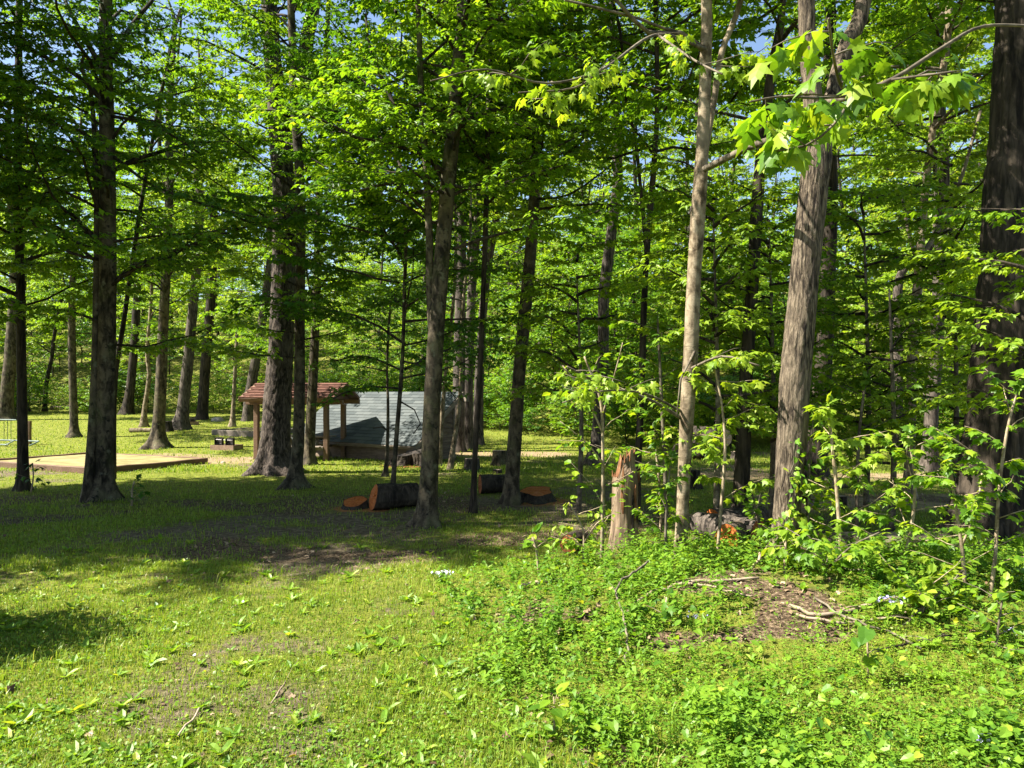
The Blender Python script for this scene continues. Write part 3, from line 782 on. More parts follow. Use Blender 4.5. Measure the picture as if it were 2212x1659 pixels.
T_DARK, _ = tree('maple_tree', 'dark smooth maple directly behind the orange-ended logs', 'bark_dark',
     [(1596, 1165, 48), (1599, 1100, 37), (1604, 1000, 32), (1611, 830, 28), (1626, 600, 26), (1637, 420, 25), (1648, 300, 23), (1668, 150, 20), (1690, 0, 17)], depth=11.2, top=16, z0=6.5, nl=14, L0=3.2, seed=52, ns=28, step=.09, flare=.35, fh=.2,
     limbs=[dict(pts=[(1640, 540, 9), (1690, 570, 7, .3), (1740, 560, 6, .5)], leaves=False)])
tree('oak_tree', 'broad dark purplish trunk seen behind the ridged twin tree', 'bark_dark',
     [(1758, 1046, 66), (1762, 990, 48), (1772, 880, 40), (1782, 740, 34), (1790, 580, 30), (1796, 400, 26)], depth=18.0, top=19, z0=8, nl=13, L0=3.6, seed=54, ns=32, flare=.3, fh=.4)
tree('maple_tree', 'pale patchy trunk with long slanting limb near the right edge', 'bark_pale',
     [(1964, 1084, 26), (1966, 1000, 21), (1968, 880, 20), (1972, 740, 20), (1984, 600, 19), (1992, 480, 17), (2012, 300, 14)], depth=15.6, top=14, z0=7, nl=12, L0=2.8, seed=55, ns=22, knots=.12,
     limbs=[dict(pts=[(1988, 560, 12), (2040, 470, 10, .1), (2078, 380, 8, .2), (2118, 240, 7, .3)], leaves=False), dict(pts=[(1980, 560, 10), (1962, 500, 8), (1950, 430, 6)], leaves=False)])
tree('oak_tree', 'shaded trunk behind the pale patchy tree at right', 'bark_grey',
     [(2006, 1010, 36), (2012, 900, 28), (2024, 740, 26), (2030, 560, 24), (2040, 380, 20)], depth=20.5, top=18, z0=8, nl=13, L0=3.4, seed=56, ns=20, leafm='leaf_far', tmpl=FAR, size=.12)
tree('oak_tree', 'tall grey trunk with bare pole top in the gap left of the right-edge tree', 'bark_grey',
     [(1938, 960, 22), (1940, 800, 20), (1944, 600, 18), (2016, 520, 10), (2018, 300, 8)], depth=27, top=17, z0=9, nl=12, L0=3.2, seed=57, ns=14, leafm='leaf_far', tmpl=FAR, size=.13)
PALE, PALE_FOOT = tree('maple_tree', 'sunlit pale maple with knobbly bark in front of the weedy bank', 'bark_pale',
     [(1468, 1228, 30), (1472, 1150, 27), (1478, 1020, 28), (1484, 900, 31), (1492, 780, 32), (1497, 640, 31), (1505, 500, 30), (1514, 370, 28), (1521, 240, 26), (1525, 110, 25), (1526, 0, 22)], depth=9.2, top=13, z0=6.9, nl=12, L0=2.8, seed=58, ns=40, step=.05, flare=.1, knots=.22, relief=.02, azs=(-20, 200),
     stems=[dict(pts=[(1524, 330, 12, .1), (1545, 200, 14, .15), (1560, 110, 13, .2), (1600, 0, 12, .3)], top=9, leafy=False)],
     limbs=[dict(pts=[(1522, 110, 14), (1470, 72, 12, -.3), (1400, 70, 10, -.6), (1340, 10, 9, -.9), (1300, -30, 8, -1.0)], leaves=False), dict(pts=[(1470, 72, 8, -.3), (1430, 60, 6, -.5), (1380, 40, 6, -.7), (1220, 0, 5, -1.2)], leaves=False),
            dict(pts=[(1488, 800, 8), (1500, 760, 6, -.15), (1470, 820, 4, -.25), (1462, 900, 3, -.3)], leaves=False)])
RIDGE, RIDGE_FOOT = tree('maple_tree', 'thick ridged-bark tree wrapped in ivy at its foot, forking into two high', 'bark_ridged',
     [(1688, 1275, 76), (1690, 1210, 62), (1700, 1110, 54), (1708, 1000, 60), (1714, 900, 62), (1724, 750, 62), (1742, 560, 58), (1756, 420, 58), (1764, 330, 60), (1760, 260, 42), (1750, 150, 36), (1742, 0, 33)], depth=8.4, top=14, z0=7.0, nl=10, L0=2.8, seed=53, ns=72, step=.04, flare=.25, fh=.25, relief=.07, rk=34, zs=5, knots=.10, azs=(-40, 200),
     stems=[dict(pts=[(1770, 370, 36, .05), (1785, 280, 38, .1), (1806, 180, 36, .2), (1832, 90, 34, .3), (1866, 0, 32, .4)], top=11)])
tree('oak_tree', 'huge dark furrowed trunk at the right edge with a broad flared foot', 'bark_dark',
     [(2128, 1200, 190), (2134, 1140, 158), (2148, 1000, 132), (2160, 850, 122), (2172, 650, 112), (2183, 450, 104), (2192, 250, 96), (2200, 0, 88)], depth=10.2, top=18, z0=8.0, nl=10, L0=4.0, seed=59, ns=80, step=.05, flare=.42, fh=.35, relief=.085, rk=40, zs=3.2, root_n=7, azs=(-60, 150))
# understory maples between the near trees
for k, (px, dep, H, zs, lab) in enumerate([
    (1250, 13.5, 4.2, [2.0], 'understory maple left of the snag, thin stem and layered bright leaves'),
    (1545, 11.0, 4.6, [1.2, 2.9], 'understory maple between the pale maple and the dark maple'), (1665, 12.0, 4.8, [1.3, 3.0], 'understory maple right of the dark maple, leaves against the ridged trunk'),
    (1870, 12.4, 5.0, [1.4, 3.2], 'understory maple between the broad dark trunk and the pale patchy tree'), (1925, 11.0, 3.6, [1.0], 'low understory maple left of the pale patchy tree'),
    (2060, 12.8, 5.2, [1.6, 3.4], 'understory maple filling the gap left of the huge right trunk'), (2240, 8.2, 4.6, [1.6], 'understory maple at the right edge in front of the huge trunk')]):
    r0 = .05 if dep < 16 else .07
    hp = [HOR - (h - EYE) / dep * F for h in (0, H * .4, H)]
    tree('understory_maple', lab, 'bark_twig', [(px, hp[0], 2 * r0 * F / dep), (px + 6, hp[1], 1.5 * r0 * F / dep), (px - 4, hp[2], .5 * r0 * F / dep)], depth=dep, top=H, z0=H * .75, nl=2, L0=.9, seed=500 + k, ns=10, flare=.3, fh=.1, tier=zs, tkind='small', size=.10)
# trees added left of the view to cast shade across the foreground grass
for k, (x, y, h, lab) in enumerate([(-11.8, 10.6, 12, 'maple added outside the left edge to shade the near grass'), (-11.0, 13.2, 11, 'smaller maple added outside the left edge to shade the worn ground'),
                                   (-15.5, 11.6, 15, 'tall maple added outside the left edge for its shade, farthest from the view'), (-15.0, 15.0, 14, 'maple added outside the left edge to shade the left trunks'),
                                   (-13.6, 12.9, 13, 'maple added outside the left edge, middle of the shading group')]):
    px = 1106 + x / y * F
    tree('maple_tree', lab, 'bark_maple', [(px, 1200, 0.26 * F / y), (px, 850, 0.22 * F / y), (px, 500, 0.2 * F / y)], depth=y, top=h, z0=4.2, nl=14, L0=3.6, seed=70 + k, tier=[2.8, 4.2, 5.6, 7.0, 8.4, 9.8])
# ------------------------------------------------------------------ the wood behind the lawn: one mass
def archetype(seed, H, z0, nl, L0, size, r0, gap=.5, tl=1.3, node=.2, el=(5, 45)):
    rng = np.random.default_rng(seed)
    P = np.array([[0, 0, -.3]] + [[rng.normal(0, .05 * k), rng.normal(0, .05 * k), H * k / 7] for k in range(1, 8)])
    R = r0 * np.linspace(1, .12, 8)
    wa = Acc(); tube(wa, P, R, 8, cap=False)
    lv = []; g = rng.random() * 6
    for i in range(nl):
        z = z0 + (H - z0) * ((i + rng.random()) / nl)
        p = np.array([np.interp(z, P[:, 2], P[:, k]) for k in range(3)])
        f = (z - z0) / (H - z0)
        L = L0 * (1.1 - .7 * f) * rng.uniform(.7, 1.3)
        LP = limb_path(p, g + 2.4 * i, math.radians(rng.uniform(*el)), L, rng, n=4, up=rng.normal(.1, .25))
        spray(wa, lv, LP, np.linspace(min(r0 * .5, .012 + .01 * L), .008, 5), rng, gap=gap, tl=tl, node=node, size=size, twigs=False)
    return (np.concatenate(wa.v), wa.f, np.concatenate([l[0] for l in lv]), np.concatenate([l[1] for l in lv]), np.concatenate([l[2] for l in lv]))
def arch_mesh(seed, barkm, leafm, tone, *a, tmpl=FAR, **kw):
    wv, wf, lp, la, ls = archetype(seed, *a, **kw)
    rng = np.random.default_rng(seed)
    acc = Acc(); acc.add(wv, wf[0])
    for f in wf[1:]:
        acc.f.append(f); acc.rnd.append(np.full(len(f), .5, np.float32)); acc.mi.append(np.zeros(len(f), np.int32))
    tr = acc.mesh('trunk', barkm, True)
    lo = Acc()
    patch = .5 * (fbm(lp[:, 0] * .6 + seed, lp[:, 1] * .6 + lp[:, 2] * .9, seed, 2) - .5)
    add_leaves(lo, tmpl, lp, la, ls, rng, np.clip(rng.normal(.5 + tone, .17, len(lp)) + patch, 0, 1), tilt=.45)
    return tr, lo.mesh('crown', leafm)
BIG = [arch_mesh(201 + k, b, lf, t, H, z0, 26, L0, .19, r0, gap=.26, tl=1.4, node=.12) for k, (b, lf, t, H, z0, L0, r0) in enumerate([
    ('bark_grey', 'leaf_far', .0, 19, 4.5, 4.4, .20), ('bark_dark', 'leaf_far', .12, 17, 3.2, 4.0, .16), ('bark_grey', 'leaf_maple', -.05, 21, 5, 4.6, .25), ('bark_dark', 'leaf_far', -.1, 18, 4, 4.2, .18), ('bark_maple', 'leaf_pale', -.15, 16, 3, 4.0, .15)])]
SMALL = [arch_mesh(221 + k, b, lf, t, H, z0, 26, L0, .14, .05, gap=.19, tl=1.0, node=.09) for k, (b, lf, t, H, z0, L0) in enumerate([
    ('bark_dark', 'leaf_maple', .05, 9, 1.0, 2.8), ('bark_twig', 'leaf_pale', -.1, 7, .7, 2.4), ('bark_dark', 'leaf_maple', -.12, 8, 1.2, 2.7), ('bark_dark', 'leaf_far', .08, 10, 1.5, 2.9), ('bark_dark', 'leaf_deep', .15, 7.5, .8, 2.6)])]
BUSH = [arch_mesh(241 + k, 'bark_dark', lf, t, 2.2 + .4 * k, .1, 20, 1.3, .105, .022, gap=.13, tl=.6, node=.075, el=(10, 70)) for k, (lf, t) in enumerate([('leaf_maple', 0), ('leaf_deep', .1), ('leaf_pale', -.15), ('leaf_maple', -.12)])]
rng = np.random.default_rng(5)
def put_trees(name, cat, label, group, archs, n, place, dmin, smin, smax, avoid):
    spots = []; tries = 0
    while len(spots) < n and tries < 12000:
        tries += 1
        x, y = place()
        if any((x - a) ** 2 + (y - b) ** 2 < dmin ** 2 for a, b in spots) or any((x - a) ** 2 + (y - b) ** 2 < 1.2 for a, b in avoid): continue
        spots.append((x, y))
    for x, y in spots:
        o = thing(name, label, cat, (x, y, gz1(x, y)), rng.random() * 6.283, group)
        s = rng.uniform(smin, smax); o.scale = (s, s, s * rng.uniform(.92, 1.08))
        tr, cr = archs[int(rng.integers(0, len(archs)))]
        link('trunk', tr, o); link('crown', cr, o)
    return spots
def E(x): return float(wood_edge(np.array([x]))[0])
def in_wood(lo, hi, pw=1.2):
    def f():
        while True:
            y = 26 + 84 * rng.random() ** pw; x = rng.uniform(-.80, .80) * y + rng.normal(0, 3)
            if E(x) + lo < y < E(x) + hi: return x, y
    return f
TREES_AT = [(o.location.x, o.location.y) for o in list(COL.objects) if o.get('category') == 'tree']
A = put_trees('wood_tree', 'tree', 'tall leafy tree of the dense wood on the slope behind the lawn', 'tall trees of the wood behind the lawn', BIG, 95, in_wood(13, 80), 3.8, .85, 1.25, TREES_AT)
B = put_trees('understory_tree', 'tree', 'low leafy young tree filling the dense wood behind the lawn', 'young trees filling the wood behind the lawn', SMALL, 250, in_wood(.6, 50), 1.5, .75, 1.3, TREES_AT)
def edge_spot():
    while True:
        x = rng.uniform(-38, 27); y = E(x) + .3 + abs(rng.normal(0, 2.6))
        if abs(x) < .76 * y: return x, y
put_trees('bush', 'bush', 'green bush in the tangle along the far edge of the lawn', 'bushes along the far edge of the lawn', BUSH, 190, edge_spot, .5, .45, 1.15, TREES_AT)

o = thing('bush', 'dense unseen bush added outside the left edge to cast a shadow on the near grass', 'bush', (-5.6, 6.4, gz1(-5.6, 6.4)))  # unseen bush, added only to throw a shadow onto the near grass
o.scale = (.8, .8, .8)
for nm, me in zip(('trunk', 'crown'), BUSH[1]): link(nm, me, o)
for a, dx, dy in ((1.1, -.1, .15), (2.3, .05, -.2), (4.0, -.15, 0)):
    for nm, me in zip(('stem', 'crown'), BUSH[1]):
        c = link(nm, me, o, (dx, dy, 0)); c.rotation_euler = (0, 0, a)
# ------------------------------------------------------------------ cabin: low lean-to shelter, back to the camera
rng = np.random.default_rng(100)
def basis_mat(o, ux, uy, uz):
    m = Matrix.Identity(4)
    for i in range(3):
        m[i][0] = float(ux[i]); m[i][1] = float(uy[i]); m[i][2] = float(uz[i]); m[i][3] = float(o[i])
    return m
CAB = np.array([-2.95, 23.2]); cab_z = gz1(*CAB)
cabin = thing('cabin', 'low wooden lean-to cabin with slate-green shingle roof behind the trees', 'cabin', (CAB[0], CAB[1], cab_z), math.atan2(-.592, .806))
CL, CD, CE, CT = 5.5, 1.95, .66, 2.12       # length, depth, eave height, top height
wall = Acc()
wall.add(*box_arr(-CL + .12, -.12, .06, .14, .02, CE - .04))
wall.add(*box_arr(-.20, -.12, .145, CD - .1, .02, CE - .04)); wall.add(*box_arr(-CL + .12, -CL + .2, .145, CD - .1, .02, CE - .04))
wallo = link('wall', wall.mesh('wall', 'timber_brown'), cabin)
def wavy_board(L, h, seed, th=.028, amp=.022):
    r = np.random.default_rng(seed); n = max(6, int(L / .12)); xs = np.linspace(0, L, n)
    low = -h / 2 + amp * (vn(xs * 2.2, xs * 0 + seed, seed) - .5) * 2 + amp * .5 * (vn(xs * 6, xs * 0 + seed, seed + 4) - .5)
    V = []; Fq = []
    for x, l in zip(xs, low):
        V += [[x, 0, h / 2], [x, -th * 1.5, l], [x, -th * .5, l], [x, th * .2, h / 2]]
    for i in range(n - 1):
        for k in range(4):
            a = 4 * i + k; b = 4 * i + (k + 1) % 4
            Fq.append([a, a + 4, b + 4, b])
    Fq += [[0, 1, 2, 3], [4 * n - 1, 4 * n - 2, 4 * n - 3, 4 * n - 4]]
    return Acc().add(np.array(V), np.array(Fq), r.random()).mesh('board', 'siding')
for k in range(4):            # long low back wall
    z = CE - .10 - k * .165
    cuts = [0] + sorted(rng.uniform(.8, CL - .9, 2).tolist()) + [CL - .16]
    for a, b in zip(cuts[:-1], cuts[1:]):
        if b - a < .2: continue
        link('board', wavy_board(b - a - .008, .19, 1000 + k * 7 + int(a * 10)), wallo, (-CL + .08 + a, .045 - .004 * k, z))
for k in range(12):           # side wall seen at the right, boards cut by the roof slope
    z = .10 + k * .165
    y0 = max(.05, (z + .10 - CE) / (CT - CE) * CD + .10)
    if y0 > CD - .15: break
    o = link('board', wavy_board(CD - y0 + .02, .19, 1100 + k), wallo)
    o.location = (-.085, y0, z); o.rotation_euler = (0, 0, math.radians(90))
    o2 = link('board', o.data, wallo); o2.location = (-CL + .085, y0 + (CD - y0), z); o2.rotation_euler = (0, 0, math.radians(-90))
for nm, args, ax in (('corner_post', (-.11, -.01, .0, .10, 0, CE - .02), 'z'), ('corner_post', (-.13, -.02, CD - .1, CD, 0, CT - .12), 'z'),
                     ('corner_post', (-CL + .01, -CL + .12, 0, .10, 0, CE - .02), 'z'), ('corner_post', (-CL + .02, -CL + .13, CD - .1, CD, 0, CT - .12), 'z'),
                     ('header_beam', (-CL - .25, .42, CD - .02, CD + .14, CT - .30, CT - .14), 'x'), ('sill_log', (-CL, .05, .15, .30, -.06, .06), 'x')):
    link(nm, add_timber(Acc(), *args, rng, axis=ax).mesh(nm, 'timber_grey'), cabin)
# roof deck
sl = math.atan2(CT - CE, CD); ux = np.array([1.0, 0, 0]); uy = np.array([0, math.cos(sl), math.sin(sl)]); uz = np.cross(ux, uy)
RL = math.hypot(CD + .22, (CT - CE) * (CD + .22) / CD)      # slope length
eave0 = np.array([-CL - .22, -.20, CE - .20 * math.tan(sl)])
RW = CL + .44
deck = Acc().add(*box_arr(0, RW, 0, RL, -.05, 0))
roof = link('roof', deck.mesh('roof', 'timber_brown'), cabin, mat4=basis_mat(eave0, ux, uy, uz))
link('fascia', add_timber(Acc(), -.01, RW + .01, -.035, -.004, -.125, -.012, rng, bev=.006).mesh('fascia', 'timber_grey'), roof)
for xx in (-.034, RW + .004):
    link('rake_board', add_timber(Acc(), xx, xx + .03, -.03, RL + .02, -.14, -.012, rng, axis='y', bev=.006).mesh('rake_board', 'timber_grey'), roof)
def shingle_mesh(w, h, th, mat, seed):
    r = np.random.default_rng(seed)
    x0, x1 = .003, w - .003
    d = r.uniform(-.004, .004, 2)
    V = [[x0, d[0], th * 2.1], [x1, d[1], th * 2.1], [x1, h, .002], [x0, h, .002], [x0, d[0], th * .6], [x1, d[1], th * .6]]
    return Acc().add(np.array(V), np.array([[0, 1, 2, 3], [4, 5, 1, 0]])).add(np.array([V[0], V[3], V[4], V[1], V[5], V[2]]), np.array([[0, 1, 2], [3, 4, 5]])).mesh('shingle', mat)
course = RL / 17; sw = RW / 16
sh = [shingle_mesh(sw, course * 1.15, .008, 'shingle_slate', s) for s in range(5)]
half = [shingle_mesh(sw / 2, course * 1.15, .008, 'shingle_slate', s) for s in range(2)]
for c in range(17):
    off = sw / 2 if c % 2 else 0
    if off:
        link('shingle', half[0], roof, (0, c * course - .012, .001 + .002 * (c % 2))); link('shingle', half[1], roof, (RW - sw / 2, c * course - .012, .001 + .002 * (c % 2)))
    for i in range(16 if not off else 15):
        link('shingle', sh[int(rng.integers(0, 5))], roof, (off + i * sw, c * course - .012, .001 + .002 * (c % 2)))

# ------------------------------------------------------------------ picnic shelter with red shingle roof
SH = np.array([-5.74, 23.75]); sh_z = gz1(*SH)
shel = thing('picnic_shelter', 'small open picnic shelter with red-brown shingle roof behind the big oak', 'shelter', (SH[0], SH[1], sh_z), math.radians(-11))
SL, SD, SE = 2.35, 1.3, 1.74
for x, y in ((0, 0), (-SL, 0), (0, SD), (-SL, SD)):
    link('post', add_timber(Acc(), x - .075, x + .075, y - .075, y + .075, -.1, SE, rng, axis='z', jit=.002).mesh('post', 'timber_brown'), shel)
for y in (0, SD):
    link('beam', add_timber(Acc(), -SL - .35, .55, y - .06, y + .06, SE + .002, SE + .15, rng).mesh('beam', 'timber_brown'), shel)
for x in (0, -SL):
    link('tie_beam', add_timber(Acc(), x - .05, x + .05, -.35, SD + .35, SE + .153, SE + .26, rng, axis='y').mesh('tie_beam', 'timber_brown'), shel)
link('foot_brace', add_timber(Acc(), -.31, -.08, -.10, .02, .33, .45, rng).mesh('foot_brace', 'timber_grey'), shel)
pit = math.radians(24)
for s, nm in ((1, 'roof'), (-1, 'roof')):
    hw = (SD / 2 + .38); rl = hw / math.cos(pit)
    o = np.array([-SL - .40, -.38, SE + .24 + .02 - .05]) if s > 0 else np.array([.40, SD + .38, SE + .21])
    ux2 = np.array([1.0, 0, 0]) * s; uy2 = np.array([0, math.cos(pit) * s, math.sin(pit)]); uz2 = np.cross(ux2, uy2)
    W2 = SL + .8
    r2 = link(nm, Acc().add(*box_arr(0, W2, 0, rl, -.045, 0)).mesh('roof', 'timber_brown'), shel, mat4=basis_mat(o, ux2, uy2, uz2))
    link('fascia', add_timber(Acc(), 0, W2, -.034, -.004, -.12, -.006, rng, bev=.005).mesh('fascia', 'timber_brown'), r2)
    nc, nw = 9, 15
    ch = rl / nc; w2 = W2 / nw
    ms = [shingle_mesh(w2, ch * 1.15, .016, 'shingle_red', 20 + k) for k in range(4)]
    if s > 0:
        for c in range(nc):
            for i in range(nw - (c % 2)):
                link('shingle', ms[int(rng.integers(0, 4))], r2, (i * w2 + (c % 2) * w2 / 2, c * ch - .02, .002 + .002 * (c % 2)))
    else:
        acc = Acc()
        for c in range(nc):
            V, f = box_arr(0, W2, c * ch - .02, c * ch + ch, .002, .02 + .004 * (c % 2)); acc.add(V, f)
        link('shingle_layer', acc.mesh('shingle_layer', 'shingle_red'), r2)

# picnic table under it
tab = thing('picnic_table', 'weathered plank picnic table under the red-roofed shelter', 'table', (SH[0], SH[1], sh_z), math.radians(-11))
for k in range(5):
    link('top_plank', add_timber(Acc(), -1.95, -.10, .22 + k * .15, .36 + k * .15, .70, .74, rng).mesh('top_plank', 'timber_grey'), tab)
for yb in (-.25, -.10, 1.12, 1.27):
    link('seat_plank', add_timber(Acc(), -1.95, -.14, yb, yb + .14, .42, .46, rng).mesh('seat_plank', 'timber_grey'), tab)
for x in (-1.7, -.5):
    link('seat_bearer', add_timber(Acc(), x - .04, x + .04, .0 - .28, 1.45, .335, .418, rng, axis='y').mesh('seat_bearer', 'timber_grey'), tab)
    link('top_bearer', add_timber(Acc(), x - .04, x + .04, .22, .96, .615, .698, rng, axis='y').mesh('top_bearer', 'timber_grey'), tab)
    for ya, yb in ((-.08, .36), (1.28, .82)):
        a = Acc(); tube(a, np.array([[x + .065, ya, 0], [x + .065, yb, .66]]), np.array([.055, .055]), 4); link('leg', a.mesh('leg', 'timber_grey'), tab)

# ------------------------------------------------------------------ timber-edged beds
def bed(label, corner, u, v, Lv, Lu, h, w, fill, mat, back=True):
    o = thing('timber_bed', label, 'timber bed', (corner[0], corner[1], gz1(*corner[:2])), math.atan2(u[1], u[0]))
    # local x = u (away), local y = left of u
    a = o
    link('edge_timber', add_timber(Acc(), 0, Lu, -w, 0, -.06, h, rng, bev=.015).mesh('edge_timber', mat), a)
    link('edge_timber', add_timber(Acc(), -w, -.004, -w, Lv, -.08, h - .005, rng, axis='y', bev=.015).mesh('edge_timber', mat), a)
    if back:
        link('edge_timber', add_timber(Acc(), 0, Lu, Lv + .004, Lv + w, -.06, h, rng, bev=.015).mesh('edge_timber', mat), a)
        link('edge_timber', add_timber(Acc(), Lu + .004, Lu + w, 0, Lv, -.06, h - .01, rng, axis='y', bev=.015).mesh('edge_timber', mat), a)
    n = 24; X, Y = np.meshgrid(np.linspace(.002, Lu - .002, n), np.linspace(.002, Lv - .002, n))
    Z = fill + .035 * (fbm(X * 1.5, Y * 1.5, 61) - .5)
    i, j = np.meshgrid(np.arange(n - 1), np.arange(n - 1))
    q = np.stack([j * n + i, j * n + i + 1, (j + 1) * n + i + 1, (j + 1) * n + i], -1).reshape(-1, 4)
    link('sand_fill', Acc().add(np.stack([X, Y, Z], -1).reshape(-1, 3), q).mesh('sand_fill', 'sand', True), a)
    return o
bed('long timber-edged sandy bed on the lawn behind the left trees', PAD_C, pad_u, pad_v, PAD_L, max(PAD_D, 3.4), .17, .12, .13, 'timber_brown')
c2 = G(570, 944); u2 = nrm(np.array([.35, 1.0])); bed('low pale timber-edged bed just left of the big oak, beyond the fire ring', c2, u2, None, 2.6, 2.6, .26, .14, .22, 'timber_grey')

# ------------------------------------------------------------------ fire ring with flip-up grates
def fire_ring(loc, rz, label, s=1.0):
    o = thing('fire_ring', label, 'fire ring', loc, rz); o.scale = (s, s, s)
    for args, mt in (((-.46, .46, -.30, -.285, -.03, .17), 'steel_rust'), ((-.46, .46, .285, .30, -.03, .17), 'steel_rust')):
        link('side_plate', Acc().add(*box_arr(*args)).mesh('side_plate', mt), o)
    for x in (-.46, .445):
        link('end_plate', Acc().add(*box_arr(x, x + .015, -.284, .284, -.03, .17)).mesh('end_plate', 'steel_rust'), o)
    for x in (-.42, .02):
        g = Acc(); V, f = box_arr(x, x + .30, -.02, .0, .10, .42); g.add(V, f)
        hs = link('grate_holder', g.mesh('grate_holder', 'steel_black'), o)
        for dx in (0, .285):
            link('bracket', Acc().add(*box_arr(x + dx, x + dx + .015, -.12, -.022, .08, .40)).mesh('bracket', 'steel_black'), hs)
        for zz in (.20, .28, .36):
            for dx in (.03, .245):
                link('notch', Acc().add(*box_arr(x + dx, x + dx + .03, -.03, -.021, zz, zz + .035)).mesh('notch', 'steel_bar'), hs)
    b = Acc(); tube(b, np.array([[-.40, -.09, .35], [.30, -.09, .33]]), np.array([.011, .011]), 6); link('grate_bar', b.mesh('grate_bar', 'steel_bar'), o)
    b = Acc(); tube(b, np.array([[-.40, -.05, .20], [.34, -.05, .20]]), np.array([.012, .012]), 6); link('grate_bar', b.mesh('grate_bar', 'steel_black'), o)
    link('ash_bed', Acc().add(*box_arr(-.44, .44, -.28, .28, -.02, .03)).mesh('ash_bed', 'hollow'), o)
    return o
fire_ring(tuple(G(490, 971)), math.radians(-14), 'rusty steel fire ring with two raised grate plates on bare dirt', 1.05)
fire_ring(tuple(G(409, 917)), math.radians(30), 'small rusty fire ring half hidden behind the gnarled oak on the far lawn', .9)
o = fire_ring(tuple(G(1734, 1092)), math.radians(50), 'dark fire ring on the bare path behind the ivy-wrapped tree', .62)

# ------------------------------------------------------------------ bike rack and post at the far left
c = G(30, 962)
rack = thing('bike_rack', 'green metal bike rack of thin upright bars at the left edge', 'bike rack', tuple(c), math.radians(-6))
a = Acc(); tube(a, np.array([[-2.2, 0, 1.02], [.10, 0, .98]]), np.array([.025, .025]), 8); link('top_rail', a.mesh('top_rail', 'paint_worn'), rack)
a = Acc(); tube(a, np.array([[-2.2, 0, .24], [1.05, 0, .16]]), np.array([.03, .03]), 8); link('bottom_rail', a.mesh('bottom_rail', 'paint_worn'), rack)
a = Acc(); tube(a, np.array([[-2.2, -.42, .07], [.1, -.42, .05]]), np.array([.03, .03]), 8); link('foot_rail', a.mesh('foot_rail', 'paint_worn'), rack)
for k in range(16):
    x = -2.15 + k * .145
    if k % 4 == 3: continue
    a = Acc(); tube(a, np.array([[x, 0, .22], [x, 0, 1.0]]), np.array([.011, .011]), 6); link('upright_bar', a.mesh('upright_bar', 'paint_green'), rack)
for x in (-2.0, .05):
    a = Acc(); tube(a, np.array([[x, -.5, .03], [x, .0, .20], [x, .5, .03]]), np.array([.028, .028, .028]), 8); link('foot', a.mesh('foot', 'paint_worn'), rack)
a = Acc(); tube(a, np.array([[1.05, -.02, .16], [1.0, -.45, .02]]), np.array([.03, .03]), 8); link('foot', a.mesh('foot', 'paint_worn'), rack)
c = G(63, 960)
tag(link('wooden_post', add_timber(Acc(), -.07, .07, -.07, .07, -.1, .92, rng, axis='z').mesh('wooden_post', 'timber_brown'), loc=tuple(c)), 'short square wooden post beside the green bike rack', 'post')

# ------------------------------------------------------------------ stumps, logs, the snag
def stump(label, px, py, wpx, hpx, cut='cut_pale', barkm='bark_dark', flare=.4, tilt=(0, 0), depth=None, seed=0, lobes=.12, group=None, cat='stump', spread=1.0):
    r = np.random.default_rng(seed + 900)
    c = G(px, py)
    if depth: x = (px - 1106) / F * depth; c = np.array([x, depth, gz1(x, depth)])
    y = c[1]; R = wpx / 2 / F * y; H = hpx / F * y
    o = thing('tree_stump', label, cat, tuple(c), group=group)
    ns = 30; th = np.arange(ns) * 2 * math.pi / ns
    lob = lobes * (np.cos(3 * th + r.random() * 6) * .5 + np.cos(5 * th + r.random() * 6) * .5 + .6 * (r.random(ns) - .5))
    hs = np.array([-.1, 0, .12, .3, .55, .8, 1.0]); V = []
    for h in hs:
        m = 1 + flare * math.exp(-max(h, 0) * H / (.3 * H + .02)) * (1 + 2.2 * lob) + lob
        jit = 1 + .05 * (r.random(ns) - .5)
        z = h * H + (tilt[0] * np.cos(th) + tilt[1] * np.sin(th)) * max(h, 0)
        V.append(np.stack([R * m * jit * np.cos(th) * spread, R * m * jit * np.sin(th), z + 0 * th], -1))
    V = np.array(V); n = len(hs)
    i = np.arange(n - 1)[:, None] * ns; k = np.arange(ns)[None]; q = np.stack([i + k, i + (k + 1) % ns, i + ns + (k + 1) % ns, i + ns + k], -1).reshape(-1, 4)
    link('bark_side', Acc().add(V.reshape(-1, 3), q).mesh('bark_side', barkm, False), o)
    top = V[-1] * [.985, .985, 1] + [0, 0, -.004]; mid = top.mean(0)
    inner = mid + (top - mid) * .55 + np.stack([0 * th, 0 * th, .02 * (r.random(ns) - .5)], -1)
    Vt = np.concatenate([top, inner, [mid]]); kk = np.arange(ns)
    a = Acc().add(Vt, np.stack([kk, (kk + 1) % ns, ns + (kk + 1) % ns, ns + kk], -1))
    a.f.append(np.stack([ns + kk, ns + (kk + 1) % ns, 0 * kk + 2 * ns], -1)); a.rnd.append(np.full(ns, .3, np.float32)); a.mi.append(np.zeros(ns, np.int32))
    link('cut_face', a.mesh('cut_face', cut), o)
    return o
